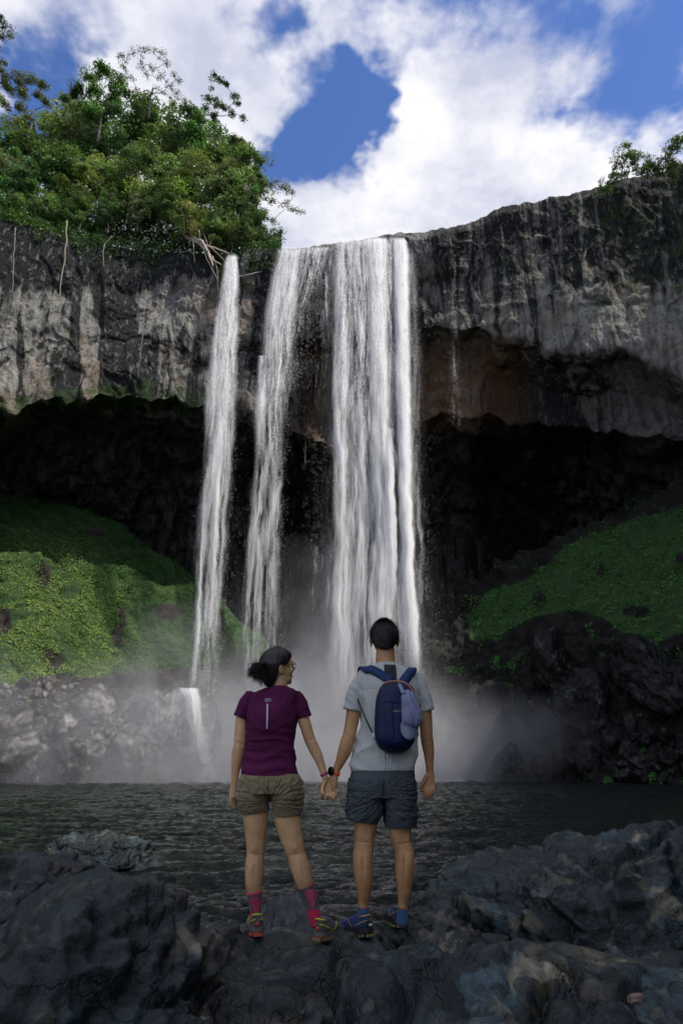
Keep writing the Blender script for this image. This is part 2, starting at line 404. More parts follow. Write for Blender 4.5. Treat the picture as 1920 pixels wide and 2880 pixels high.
#  lower lip
lb_r = np.array([49, 49, 49.2, 49.2, 48.8, 48.5, 48.5, 48.9, 51, 53, 53, 51.6, 52.0, 53.0, 53.6, 53.8, 53.2, 51, 49, 48, 46], float)
lb_py = np.array([1180, 1180, 1200, 1165, 1125, 1115, 1140, 1130, 1200, 1270, 1230, 1160, 1175, 1190, 1200, 1230, 1240, 1220, 1200, 1180, 1100], float)
rec = np.array([.3, .3, .2, .15, .15, .2, .9, 1.2, 2, 3, 3, 2.4, 2.2, 2.2, 2.2, 2.0, 1.5, 1, 1, 1, 1], float)
def I(th, arr): return np.interp(th, K_th, arr)
th = np.concatenate([np.linspace(-95, -44, 90, endpoint=False), np.linspace(-44, 46, 760, endpoint=False), np.linspace(46, 155, 120)])
def lipz(py, r, th_):
    thc = np.clip(th_, -45, 45)
    y = CY + r * np.cos(np.radians(thc)); return Zat(py, y)
# smooth wobble so lips are not straight
wob = np.interp(th, np.linspace(-95, 155, 400), noise(np.stack([np.linspace(0, 100, 400), np.zeros(400), np.zeros(400)], 1), 1.0))
wob2 = np.interp(th, np.linspace(-95, 155, 700), noise(np.stack([np.linspace(0, 260, 700), np.ones(700), np.zeros(700)], 1), 1.0))
rr, rz = I(th, rim_r), I(th, rim_z) + .35 * wob2
ar = I(th, la_r); az = lipz(I(th, la_py), ar, th) + (1.2 * wob + .6 * wob2) * np.where(th > 8, .55, 1)
br = I(th, lb_r); bz = lipz(I(th, lb_py), br, th) + .9 * wob + .5 * wob2
rc_ = I(th, rec)
leftup = sstep(-6, -14, th)
prof = [(rr + 95, rz + 6 + 18 * leftup), (rr + 40, rz + 2 + 13 * leftup), (rr + 12, rz + .6 + 5.5 * leftup), (rr + 2.0, rz + .4), (rr, rz - .1), (rr - .2, rz - 1.2),
        (rr * .5 + ar * .5 + .5, (rz + az) / 2), (ar, az), (ar + rc_ * .75, az - .3), (ar * .3 + br * .7 + rc_ * .6, (az * .6 + bz * .4)), (br, bz), (br + 5, bz + .2), (br + 12, bz - 2.5), (br + 18, bz - 8), (br + 21, 8 + 0 * th), (br + 19, -3 + 0 * th)]
nrow = [4, 6, 16, 10, 6, 70, 70, 18, 40, 50, 30, 30, 26, 34, 14]
rows_r, rows_z = [], []
for i, k in enumerate(nrow):
    for j in range(k):
        f = j / k
        rows_r.append(prof[i][0] * (1 - f) + prof[i + 1][0] * f); rows_z.append(prof[i][1] * (1 - f) + prof[i + 1][1] * f)
rows_r.append(prof[-1][0]); rows_z.append(prof[-1][1])
RR, ZZ = np.array(rows_r), np.array(rows_z)
TH = np.radians(th)[None, :] + 0 * RR
Pg = np.stack([CX + RR * np.sin(TH), CY + RR * np.cos(TH), ZZ], -1)
def gnorm(P):
    du = np.gradient(P, axis=1); dv = np.gradient(P, axis=0)
    n = np.cross(dv, du); n /= np.linalg.norm(n, axis=-1, keepdims=True) + 1e-9; return n
N0 = gnorm(Pg)
# blur normals so displacement does not fold at the lips
for _ in range(10):
    N0[1:-1] = (N0[:-2] + N0[1:-1] + N0[2:]) / 3
N0 /= np.linalg.norm(N0, axis=-1, keepdims=True)
if N0[90, 400, 1] > 0: N0 = -N0          # face the camera
F_ = Pg.reshape(-1, 3)
wq = np.stack([noise(F_, .3, 1), noise(F_, .3, 2), noise(F_, .3, 3)], 1)
Q = F_ + 1.2 * wq
d = 1.1 * fbm(Q * (1, 1, .35), .14, 4, .5, 5)
f1, fe, cv = cells(Q * (1, 1, .4), .33, 2); d += .75 * (cv - .5) * sstep(0.0, .10, fe)
f1, fe, cv = cells(Q * (1, 1, .65) + 30, .9, 3); d += .32 * (cv - .5) * sstep(0, .12, fe)
strata = noise(np.stack([Q[:, 2] * 1.0 + .8 * noise(F_, .12, 9), Q[:, 0] * .06, Q[:, 1] * .06], 1), .75, 4)
d += np.repeat(np.where(th < -12, .18, .26)[None, :], len(RR), 0).ravel() * strata
d += .18 * ridged(Q * (1, 1, .35), 1.4, 4, .6, 6) + .07 * fbm(F_, 4.5, 3, .6, 8)
d = d.reshape(RR.shape)
inner = np.array([sum(nrow[:k]) for k in range(len(nrow) + 1)])
rowi = np.arange(RR.shape[0])[:, None]
amp = np.interp(rowi[:, 0], [0, inner[3], inner[4], inner[5], inner[10], inner[12], inner[15]], [.5, .25, .25, .8, 1.0, 1.5, 1.3])[:, None]
Pc = Pg + N0 * (d * amp)[..., None]
PX, PY = to_pix(Pc)
# stains of lichen, rust and moss, plus shade painted low on the right
dark = .42 - .11 * sstep(1150, 1250, PX) + 0 * PX
dark += .75 * sstep(860, 700, PY + 40 * wob2[None, :]) * sstep(660, 560, PX) + .35 * sstep(1290, 1400, PX) * sstep(1850, 1700, PX) * sstep(960, 1040, PY)            # black band below the forest; painted fade to shade low on the right
dark += .28 * sstep(560, 380, np.abs(PX - 260) * 0 + PX) * 0
dark += .55 * np.exp(-((PX - 330) / 60) ** 2) * sstep(1150, 1000, PY) * 0
dark += .25 * sstep(1150, 1250, PX) * sstep(1000, 700, PY)
dark -= .20 * sstep(1500, 1620, PX) * sstep(780, 860, PY)
dark += .30 * np.exp(-((PX - 780) / 70) ** 2) * (PX > 700)
for cx, w_, y0, y1, a_ in [(95, 22, 640, 800, .5), (165, 20, 980, 1160, .6), (205, 26, 600, 1200, .6), (300, 42, 560, 900, .75), (330, 40, 780, 1150, .7), (60, 12, 900, 1140, .5), (410, 30, 950, 1100, .6)]:
    dark += a_ * np.exp(-((PX - cx) / w_) ** 2) * sstep(y0 - 30, y0 + 30, PY) * sstep(y1 + 30, y1 - 30, PY)
for cx, w_, y0, y1, a_ in [(90, 30, 820, 1100, .45), (180, 24, 830, 1150, .5), (250, 26, 780, 1120, .55), (25, 30, 1040, 1180, .5), (560, 90, 760, 900, .4), (430, 60, 800, 950, .25)]:
    dark -= a_ * np.exp(-((PX - cx) / w_) ** 2) * sstep(y0 - 40, y0 + 40, PY) * sstep(y1 + 40, y1 - 40, PY)
rust = .9 * sstep(1120, 1190, PX) * sstep(1560, 1380, PX) * sstep(900, 1000, PY) * sstep(1260, 1180, PY)
rust += .55 * np.exp(-((PX - 880) / 70) ** 2) * sstep(900, 1000, PY) * sstep(1340, 1250, PY)
rust += .45 * np.exp(-((PX - 110) / 30) ** 2 - ((PY - 1060) / 60) ** 2) + .35 * np.exp(-((PX - 245) / 18) ** 2 - ((PY - 980) / 14) ** 2)
moss = .2 + .24 * sstep(1500, 1700, PX) * sstep(1100, 800, PY) + .25 * np.exp(-((PX - 1420) / 60) ** 2 - ((PY - 740) / 40) ** 2)
moss += .45 * np.exp(-((PY - (I(th, lb_py))[None, :]) / 55) ** 2) * (PX < 620) + .3 * np.exp(-((PX - 430) / 50) ** 2 - ((PY - 760) / 30) ** 2)
wet_shade = np.clip(sstep(inner[10] - 6, inner[11], rowi) * .85 + .5 * np.exp(-((PX - 860) / 90) ** 2) * sstep(700, 800, PY) + .4 * np.exp(-((PX - 1250) / 90) ** 2) * (PY < 1000) + .6 * sstep(960, 1150, PY) * sstep(1280, 1420, PX), 0, .92) + 0 * PX  # wet near the falls; darker inside the cave; painted shade low on the right
zone = np.clip(np.stack([dark, rust, moss], -1), 0, 1).reshape(-1, 3)
mk('cliff_face', Pc.reshape(-1, 3), grid_faces(*RR.shape), M_cliff, attrs={'zone': zone, 'wet': wet_shade.ravel()}, kind='structure')
def rim_point(thd):
    r = float(np.interp(thd, th, rr)); z = float(np.interp(thd, th, rz))
    return np.array([CX + r * math.sin(R_(thd)), CY + r * math.cos(R_(thd)), z])

# ---------------------------------------------------------------- hillsides below the overhang
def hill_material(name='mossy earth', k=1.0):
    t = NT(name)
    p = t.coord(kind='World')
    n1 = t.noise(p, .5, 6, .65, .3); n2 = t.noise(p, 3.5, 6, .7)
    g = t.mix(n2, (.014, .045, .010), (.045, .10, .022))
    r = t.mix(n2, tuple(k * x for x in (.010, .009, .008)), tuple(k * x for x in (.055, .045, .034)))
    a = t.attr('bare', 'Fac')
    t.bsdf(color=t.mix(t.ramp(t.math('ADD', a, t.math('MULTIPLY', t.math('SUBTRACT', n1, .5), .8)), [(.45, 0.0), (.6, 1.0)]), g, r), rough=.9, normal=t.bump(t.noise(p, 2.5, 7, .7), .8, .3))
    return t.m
M_hill = hill_material(); M_hill_shade = hill_material('hill earth with painted shade', .35)  # second copy has the right slope's shade painted into its bare earth
def leaf_mat(name, trans=.35):
    t = NT(name)
    c = t.attr('tint'); c2 = t.mix(1.0, c, (1.25, 1.25, .8), 'MULTIPLY')
    d = t.n('ShaderNodeBsdfPrincipled', {'Base Color': c, 'Roughness': .5, 'Specular IOR Level': .35})
    tr = t.n('ShaderNodeBsdfTranslucent', {'Color': c2})
    m = t.n('ShaderNodeMixShader', {0: trans, 1: d.outputs[0], 2: tr.outputs[0]})
    t.link(m.outputs[0], t.out.inputs[0]); return t.m
M_leaf = leaf_mat('green leaves')

def hillside(name, keys, nx, ny, seed, bare_fn, mat=None):
    """keys: list of (x, [(y,z), ...]) columns; a ground sheet through them"""
    xs = np.array([k[0] for k in keys], float); K = len(keys[0][1])
    X = np.linspace(xs[0], xs[-1], nx)
    ty = np.array([[np.interp(X, xs, [k[1][j][0] for k in keys])] for j in range(K)])[:, 0]
    tz = np.array([[np.interp(X, xs, [k[1][j][1] for k in keys])] for j in range(K)])[:, 0]
    s = np.linspace(0, K - 1, ny); i0 = np.clip(s.astype(int), 0, K - 2); f = (s - i0)[:, None]
    Y = ty[i0] * (1 - f) + ty[i0 + 1] * f; Z = tz[i0] * (1 - f) + tz[i0 + 1] * f
    P = np.stack([X[None, :] + 0 * Y, Y, Z], -1)
    N = gnorm(P)
    if N[ny // 2, nx // 2, 1] > 0: N = -N
    Fp = P.reshape(-1, 3)
    d = .9 * fbm(Fp, .22, 4, .5, seed) + .35 * ridged(Fp, .6, 3, .5, seed + 1) + .12 * fbm(Fp, 2.2, 3, .6, seed + 2)
    P2 = P + N * d.reshape(Y.shape)[..., None]
    PXh, PYh = to_pix(P2)
    b0 = np.clip(bare_fn(PXh, PYh, P2), 0, 1).ravel()
    f1, fe, cv = cells(Fp + .4 * noise(Fp, .8, 3)[:, None], .55, 4); g1, ge, gv = cells(Fp, 1.5, 5)
    P2 = P2 + N * (b0 * (1.3 * (cv - .5) * sstep(0, .12, fe) + .5 * (gv - .5) * sstep(0, .1, ge) + .25 * ridged(Fp, 1.2, 4, .6, 3))).reshape(Y.shape)[..., None]
    PXh, PYh = to_pix(P2)
    b = bare_fn(PXh, PYh, P2) 
    mk(name, P2.reshape(-1, 3), grid_faces(*Y.shape), mat or M_hill, attrs={'bare': np.clip(b, 0, 1).ravel()}, kind='structure')
    return P2, gnorm(P2) * (-1 if gnorm(P2)[ny // 2, nx // 2, 1] > 0 else 1), b, PXh, PYh

def hz(py, y): return (y, float(Zat(py, y)))
Lk = [(-48, [(34, -1), (38, 4), (44, 12), (50, 22), (56, 28), (62, 31)]),
      (-36, [(41, -1), (44, 4.5), (48, 11), (53, 20), (59, 25.8), (66, 28)]),
      (-31, [(45.5, -1), hz(2010, 48.5), hz(1850, 51), hz(1650, 56), hz(1400, 64), (69, 27)]),
      (-26, [(47, -1), hz(2010, 49.5), hz(1850, 53), hz(1660, 58.5), hz(1440, 65), (70, 25)]),
      (-21, [(48, -1), hz(2010, 50.5), hz(1890, 54.5), hz(1700, 60.5), hz(1500, 66), (71, 22)]),
      (-17, [(49, -1), hz(2030, 51.5), hz(1910, 55.5), hz(1770, 61.5), hz(1590, 67), (72, 19)]),
      (-13, [(50, -1), hz(2080, 52.5), hz(1960, 57), hz(1830, 62), hz(1680, 68), (72, 15)]),
      (-8, [(52, -1), hz(2150, 55), hz(2050, 59), hz(1940, 63), hz(1800, 69), (73, 10)]),
      (0, [(58, -1), (61, -.5), (63, 0), (66, .4), (69, .6), (73, 1)])]
def bareL(px, py, P):
    b = .02 + 0 * px
    for cx, cy, sx, sy, a in [(128, 1620, 22, 45, 1.0), (8, 1745, 28, 50, 1.0), (150, 1850, 50, 50, .7), (470, 1720, 50, 30, .9), (345, 1730, 18, 40, .7), (330, 1790, 22, 40, .8), (200, 1660, 18, 20, .6), (60, 1700, 30, 14, .5), (270, 1500, 50, 14, .8)]:
        b = b + a * np.exp(-((px - cx) / sx) ** 2 - ((py - cy) / sy) ** 2)
    b = b + .8 * sstep(1900, 1960, py + .12 * px)
    return b
hl = hillside('hillside', Lk, 330, 260, 21, bareL)
Rk = [(2, [(60, -1), (62, -.4), (64, 0), (66, .4), (69, .7), (73, 1)]),
      (8, [(54, -1), hz(2120, 56), hz(2000, 58), hz(1880, 61), hz(1720, 66), (72, 11)]),
      (13, [(51, -1), hz(2080, 53), hz(1950, 55), hz(1800, 58), hz(1640, 65), (71, 15)]),
      (18, [(48, -1), hz(2080, 50), hz(1940, 52), hz(1760, 56), hz(1560, 64), (70, 19)]),
      (23, [(45, -1), hz(2090, 47), hz(1930, 49), hz(1730, 54), hz(1500, 62), (69, 22)]),
      (28, [(43, -1), hz(2090, 45), hz(1930, 47), hz(1750, 51), hz(1450, 60), (68, 25)]),
      (34, [(40, -1), (42, 3), (45, 8), (49, 15), (58, 26), (66, 28)]),
      (46, [(30, -1), (34, 4), (40, 12), (46, 20), (54, 28), (62, 31)])]
def bareR(px, py, P):
    edge = np.interp(px, [1320, 1400, 1500, 1600, 1680, 1760, 1800, 1860, 1920], [1810, 1790, 1740, 1715, 1730, 1800, 1830, 1800, 1780])
    top = np.interp(px, [1300, 1380, 1480, 1570, 1650, 1760, 1920], [1740, 1660, 1620, 1550, 1500, 1470, 1420])
    b = 1.10 + .5 * noise(P.reshape(-1, 3), .30, 12).reshape(px.shape) - sstep(edge + 18, edge - 22, py) * sstep(top - 25, top + 30, py) * sstep(1300, 1340, px)
    for cx, cy, sx, sy, a in [(1520, 1690, 22, 26, 1.0), (1690, 1600, 14, 26, .9), (1790, 1720, 46, 18, .9), (1420, 1720, 18, 8, .8), (1740, 1620, 20, 8, .7), (1910, 1570, 14, 20, .8), (1570, 1590, 30, 18, .7)]:
        b = b + a * np.exp(-((px - cx) / sx) ** 2 - ((py - cy) / sy) ** 2)
    return b
hr = hillside('hillside', Rk, 300, 240, 41, bareR, M_hill_shade)

def leaf_cover(name, P2, N, b, px, py, n, size, tintfn, seed, **props):
    """low leafy plants covering the slope: many small leaves in one mesh"""
    r = np.random.default_rng(seed)
    nr, nc = b.shape
    i = r.random(n) * (nr - 2); j = r.random(n) * (nc - 2)
    ii, jj = i.astype(int), j.astype(int); fi, fj = (i - ii)[:, None], (j - jj)[:, None]
    pos = (P2[ii, jj] * (1 - fi) + P2[ii + 1, jj] * fi) * (1 - fj) + (P2[ii, jj + 1] * (1 - fi) + P2[ii + 1, jj + 1] * fi) * fj
    nn = N[ii, jj]; bb = b[ii, jj]; PXl, PYl = px[ii, jj], py[ii, jj]
    keep = (bb + (.9 if seed == 5 else 1.35) * fbm(pos, .6, 3, .6, seed) < .42 + .1 * r.random(n)) & (PXl > -60) & (PXl < 1990)
    pos, nn, PXl, PYl = pos[keep], nn[keep], PXl[keep], PYl[keep]; m = len(pos)
    bush = np.clip(fbm(pos, .75, 3, .5, seed + 5) + .15, 0, 1)
    pos = pos + nn * (bush * .4 * r.random(m) ** .6)[:, None]
    a = r.normal(size=(m, 3)); a /= np.linalg.norm(a, axis=1)[:, None]
    up = nn * .9 + a * .8 + np.array([0, -.1, .5]); up /= np.linalg.norm(up, axis=1)[:, None]
    s1 = np.cross(up, a); s1 /= np.linalg.norm(s1, axis=1)[:, None] + 1e-9; s2 = np.cross(up, s1)
    sz = (size * (.6 + .9 * r.random(m)))[:, None]
    V = np.stack([pos - s1 * sz * .9, pos + s2 * sz * .45, pos + s1 * sz, pos - s2 * sz * .45], 1).reshape(-1, 3)
    F = np.arange(m * 4).reshape(-1, 4)
    tint = tintfn(pos, PXl, PYl, r)
    return mk(name, V, F, M_leaf, None, False, {'tint': np.repeat(tint, 4, 0)}, **props)
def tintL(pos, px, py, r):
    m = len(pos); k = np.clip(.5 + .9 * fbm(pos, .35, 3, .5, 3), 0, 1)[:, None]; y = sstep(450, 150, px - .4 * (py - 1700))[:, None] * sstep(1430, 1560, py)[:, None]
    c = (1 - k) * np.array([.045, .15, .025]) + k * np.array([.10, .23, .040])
    c = c * (1 - y * .8) + y * .8 * ((1 - k) * np.array([.17, .28, .055]) + k * np.array([.38, .48, .13]))  # sunlit lower left patch painted in as lighter, yellower leaves
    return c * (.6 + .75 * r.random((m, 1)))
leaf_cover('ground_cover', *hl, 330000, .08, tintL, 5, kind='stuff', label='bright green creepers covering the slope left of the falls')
def tintR(pos, px, py, r):
    m = len(pos); k = np.clip(.5 + .9 * fbm(pos, .35, 3, .5, 3), 0, 1)[:, None]
    return ((1 - k) * np.array([.06, .22, .035]) + k * np.array([.11, .32, .06])) * (.6 + .75 * r.random((m, 1)))
leaf_cover('ground_cover', *hr, 170000, .10, tintR, 6, kind='stuff', label='dark green creepers covering the shaded slope right of the falls')

# ---------------------------------------------------------------- pool
def water_material():
    t = NT('pool water')
    p = t.coord((1, 1, 1), 'World')
    n1 = t.noise(t.coord((1.3, 3.2, 1), 'World'), 1.2, 5, .55, 1.2); n2 = t.noise(t.coord((3.2, 7, 1), 'World'), 3.6, 4, .6, .8); n3 = t.noise(p, .8, 4, .6)
    h = t.math('ADD', t.math('MULTIPLY', n1, 1.0), t.math('MULTIPLY', n2, .5))
    foam = t.attr('foam', 'Fac')
    fm = t.ramp(t.math('ADD', foam, t.math('MULTIPLY', t.math('SUBTRACT', t.noise(t.coord((1, 2, 1), 'World'), 2.2, 8, .8), .5), 1.3)), [(.6, 0.0), (.9, 1.0)])
    c = t.mix(n3, (.004, .008, .008), (.008, .015, .011))
    c = t.mix(fm, c, (.75, .77, .80))
    t.bsdf(color=c, rough=t.mix(fm, (.05,) * 3, (.6,) * 3), ior=1.33, normal=t.bump(h, 1.0, .19))
    return t.m
M_water = water_material()
xr = np.tan(np.linspace(-1.12, 1.12, 420)) * 1.0
ys = np.concatenate([np.geomspace(3.0, 74, 620)])
YY = ys[:, None] + 0 * xr[None, :]; XX = xr[None, :] * (ys[:, None] * .55 + 2.5)
Fp = np.stack([XX, YY, 0 * XX], -1).reshape(-1, 3)
def wav(P, s, ang, seed):
    c, q = math.cos(ang), math.sin(ang)
    return noise(np.stack([P[:, 0] * c + P[:, 1] * q, (-P[:, 0] * q + P[:, 1] * c) * 2.2, 0 * P[:, 0]], 1), s, seed)
hgt = .05 * wav(Fp, .6, .3, 1) + .05 * wav(Fp, .9, -.25, 2) + .032 * (1 - 2 * np.abs(wav(Fp, 1.9, .15, 3))) + .016 * (1 - 2 * np.abs(wav(Fp, 3.6, -.3, 4)))
hgt *= np.interp(Fp[:, 1], [3, 8, 30, 50, 60], [.9, 1.3, 1.8, 2.6, 3.0])
foam = np.clip(sstep(46, 53, Fp[:, 1]) * sstep(26, 12, np.abs(Fp[:, 0] + 5)), 0, 1) * .85
foam += .33 * np.clip(noise(Fp * (1, 3, 1), .25, 8), 0, 1) * sstep(24, 40, Fp[:, 1])
mk('water', np.stack([Fp[:, 0], Fp[:, 1], hgt], 1), grid_faces(*YY.shape), M_water, attrs={'foam': foam}, kind='structure')
# gorge floor: one sheet that carries everything and runs on behind the camera
gx = np.linspace(-150, 150, 120); gy = np.linspace(-120, 200, 120)
GX, GY = np.meshgrid(gx, gy); gp = np.stack([GX, GY, 0 * GX], -1).reshape(-1, 3)
gz = -1.6 + .25 * fbm(gp, .15, 3) + 2.2 * sstep(2.0, -8, gp[:, 1]) + .0
mk('ground', np.stack([gp[:, 0], gp[:, 1], gz], 1), grid_faces(120, 120), M_basalt_brown, kind='structure')
# ---------------------------------------------------------------- falling water
def fall_material():
    t = NT('falling white water')
    fc = t.attr('fc', 'Vector'); den = t.attr('den', 'Fac')
    def m(sc): return t.n('ShaderNodeMapping', {0: fc, 'Scale': sc}).outputs[0]
    a = t.noise(m((1.5, .10, 1)), 1.0, 5, .65, .5)        # broad strands
    b = t.noise(m((4.5, .42, 1)), 1.3, 6, .75, .5)         # ragged threads
    c = t.noise(m((7.5, 2.6, 1)), 1.6, 4, .8)              # broken water
    s = t.math('ADD', t.math('MULTIPLY', t.math('SUBTRACT', a, .5), 2.4), t.math('MULTIPLY', t.math('SUBTRACT', b, .5), t.math('ADD', .5, t.math('MULTIPLY', t.attr('crisp', 'Fac'), 1.2))))
    s = t.math('ADD', s, t.math('MULTIPLY', t.math('SUBTRACT', c, .5), t.math('MULTIPLY', t.attr('crisp', 'Fac'), 1.9)))
    al = t.math('ADD', s, t.math('SUBTRACT', den, .14))
    al = t.ramp(al, [(.06, 0.0), (.85, .95)])
    al = t.math('MULTIPLY', al, t.attr('edge', 'Fac'))
    # loose drops scatter light from every side, so the sheet is shaded as drops lit from above rather than as a wall
    gn = t.n('ShaderNodeNewGeometry').outputs['Normal']
    nb = t.n('ShaderNodeVectorMath', {0: t.n('ShaderNodeVectorMath', {0: gn, 1: t.n('ShaderNodeCombineXYZ', {0: 0.0, 1: 0.0, 2: t.math('MULTIPLY', b, 1.7)}).outputs[0]}, operation='ADD').outputs[0]}, operation='NORMALIZE').outputs[0]
    d = t.n('ShaderNodeBsdfDiffuse', {'Color': (.92, .93, .95, 1), 'Normal': nb})
    tl = t.n('ShaderNodeBsdfTranslucent', {'Color': (.92, .93, .95, 1), 'Normal': nb})
    mm = t.n('ShaderNodeMixShader', {0: .35, 1: d.outputs[0], 2: tl.outputs[0]})
    tr = t.n('ShaderNodeBsdfTransparent')
    o = t.n('ShaderNodeMixShader', {0: al, 1: tr.outputs[0], 2: mm.outputs[0]})
    t.link(o.outputs[0], t.out.inputs[0]); return t.m
M_fall = fall_material()
M_drop = plain('white water drops', (.9, .91, .94), .4)

def fall_path(keys, y0, y1):
    """keys: (py, left px, right px, density). Free fall from the rim at distance y0 to the pool at y1"""
    keys = sorted(keys); py = np.array([k[0] for k in keys], float)
    rows = np.linspace(py[0], py[-1], 150)
    f = (rows - rows[0]) / (rows[-1] - rows[0])
    yy = y0 + (y1 - y0) * np.sqrt(np.clip(f, 0, 1))
    L = np.interp(rows, py, [k[1] for k in keys]); Rr = np.interp(rows, py, [k[2] for k in keys]); D = np.interp(rows, py, [k[3] for k in keys])
    return rows, yy, L, Rr, D
def stream(parent, keys, y0, y1, seed, layers=3, drops=4000, nx=26):
    rows, yy, L, Rr, D = fall_path(keys, y0, y1)
    r = np.random.default_rng(seed)
    mb = []; n = len(rows)
    for k in range(layers):
        u = np.linspace(0, 1, nx)
        sw = noise(np.stack([rows * .012, 0 * rows + k * 3.3, 0 * rows + seed], 1)) * 7 * (.3 + (rows - rows[0]) / 900)
        sw2 = noise(np.stack([rows * .035, 0 * rows + k * 5.3, 0 * rows + seed + 9], 1)) * 4
        ext = (Rr - L) * (.03 + .05 * k + (.05 * sstep(900, 1600, rows) if k == 2 else 0))
        px = (L - ext + sw)[:, None] + u[None, :] * (Rr - L + 2 * ext + sw2)[:, None]
        prof_y = .35 * np.sin(u * math.pi)                      # the curtain is rounded in plan
        y = yy[:, None] - prof_y[None, :] * (1 - k * .7) + (k - 1) * .35
        P = Wp(px, rows[:, None] + 0 * px, y)
        P = P + .12 * noise(P.reshape(-1, 3) * (1, 1, .3), 1.1, seed + k)[:, None].reshape(px.shape)[..., None] * np.array([0, 1, 0])
        acr = P[..., 0] - P[:, nx // 2:nx // 2 + 1, 0] * .8
        fc = np.stack([acr + k * 13.7 + seed * 5.1, P[..., 2], np.full(px.shape, k * 4.4 + seed)], -1)
        e = np.clip(np.minimum(u, 1 - u) / (.22 if k < 2 else .4), 0, 1); e = e * e * (3 - 2 * e)
        ends = sstep(0, 6, rows - rows[0]) * sstep(0, 260, rows[-1] - rows) if k else sstep(0, 2, rows - rows[0]) * sstep(0, 200, rows[-1] - rows)
        mb.append(mk('water_sheet', P.reshape(-1, 3), grid_faces(n, nx), M_fall, parent, attrs={'fc': fc.reshape(-1, 3), 'den': (D[:, None] + 0 * px).ravel(), 'edge': (e[None, :] * ends[:, None]).ravel(), 'crisp': (((.05 + .95 * sstep(1500, 800, rows)) * (.3 if k == 2 else 1))[:, None] + 0 * px).ravel()}))
    drops = int(drops * 1.8)
    if drops:
        f = r.random(drops) ** .8; i = np.clip((f * (n - 1)).astype(int), 0, n - 1)
        g = r.normal(size=drops) * .24 + .5
        w = (Rr - L)[i]; py = rows[i] + r.normal(size=drops) * 4; px = L[i] + g * w * (1 + .35 * f)
        cl = noise(np.stack([px * .09, py * .012, 0 * px + seed], 1)) + .12 * r.normal(size=drops) > -.12
        px, py, i, f = px[cl], py[cl], i[cl], f[cl]; m = len(px)
        c = Wp(px, py, yy[i] - .15 + .3 * r.normal(size=m))
        s = (.005 + .009 * r.random(m) ** 2)[:, None]
        T = np.array([[1, 0, -.6], [-.6, .9, -.6], [-.6, -.9, -.6], [0, 0, 2.2]], float)
        V = (c[:, None, :] + T[None] * s[:, None, :] * np.array([1, 1, 1.3])).reshape(-1, 3)
        F = (np.arange(m)[:, None, None] * 4 + np.array([[0, 1, 3], [1, 2, 3], [2, 0, 3], [0, 2, 1]])[None]).reshape(-1, 3)
        mk('droplets', V, F, M_drop, parent, False, kind='stuff')
def empty(name, loc=(0, 0, 0), rz=0, **p):
    o = bpy.data.objects.new(name, None); COL.objects.link(o); o.location = loc; o.rotation_euler = (0, 0, rz); o.empty_display_size = .2
    for k, v in p.items(): o[k] = v
    return o
def waterfall(label): return empty('waterfall', category='waterfall', label=label, group='waterfalls over the cliff rim')

w1 = waterfall('narrow single waterfall left of the others, beside the pale roots')
stream(w1, [(715, 640, 668, .62), (745, 630, 670, .62), (895, 606, 670, .52), (1100, 580, 668, .42), (1303, 576, 650, .40), (1507, 556, 636, .36), (1686, 552, 622, .30), (1850, 538, 615, .22), (1960, 530, 600, .15)], 56.6, 53.0, 1, 3, 15000)
stream(w1, [(1100, 610, 632, .1), (1350, 600, 622, .45), (1650, 588, 606, .4), (1760, 580, 592, .3)], 54, 53.3, 2, 2, 2500, 8)
stream(w1, [(1300, 576, 592, .1), (1600, 556, 570, .45), (1800, 544, 562, .6), (1950, 530, 545, .55)], 53.8, 52.2, 3, 2, 3000, 8)
w2 = waterfall('thin veiled waterfall in the middle, spreading from a wide comb of threads at the rim')
stream(w2, [(694, 784, 935, .36), (716, 782, 925, .32), (800, 766, 905, .20), (870, 752, 870, .12), (1000, 742, 835, .0), (1100, 735, 820, -.1)], 56.8, 55, 4, 2, 7000, 30)
stream(w2, [(697, 780, 850, .50), (870, 747, 832, .45), (1022, 736, 820, .40), (1125, 716, 808, .36), (1303, 722, 797, .30), (1507, 694, 786, .27), (1686, 684, 782, .22), (1850, 672, 780, .16), (2000, 660, 780, .05)], 56.7, 53.6, 5, 3, 12000)
stream(w2, [(1000, 724, 752, .45), (1125, 718, 748, .62), (1300, 724, 742, .3)], 55, 54.4, 6, 1, 1500, 8)
w3 = waterfall('broad bright waterfall, the widest of the three, with several joined strands')
stream(w3, [(668, 928, 1152, .55), (720, 934, 1160, .45), (900, 932, 1166, .32), (1100, 930, 1168, .30), (1303, 934, 1166, .32), (1507, 936, 1172, .34), (1686, 916, 1180, .36), (1850, 910, 1188, .2), (2060, 900, 1195, .15)], 57.0, 54, 7, 3, 20000, 40)
stream(w3, [(672, 944, 976, .3), (900, 942, 980, .45), (1100, 934, 978, .5), (1303, 940, 976, .55), (1507, 940, 978, .5), (1850, 925, 985, .45), (2000, 920, 985, .3)], 56.7, 53.8, 8, 2, 5000, 12)
stream(w3, [(668, 990, 1010, .6), (900, 1000, 1026, .45), (1303, 1006, 1030, .35), (1500, 1010, 1035, .2)], 56.9, 54.5, 9, 2, 3000, 8)
stream(w3, [(667, 1030, 1090, .8), (900, 1038, 1092, .7), (1303, 1046, 1096, .65), (1600, 1060, 1110, .55), (1850, 1020, 1110, .45), (2000, 1010, 1110, .3)], 56.8, 53.6, 10, 3, 8000, 14)
stream(w3, [(666, 1104, 1148, 1.0), (900, 1110, 1150, .95), (1303, 1120, 1158, .9), (1600, 1130, 1164, .85), (1800, 1140, 1180, .7), (1950, 1140, 1186, .4)], 56.7, 53.4, 11, 3, 7000, 12)
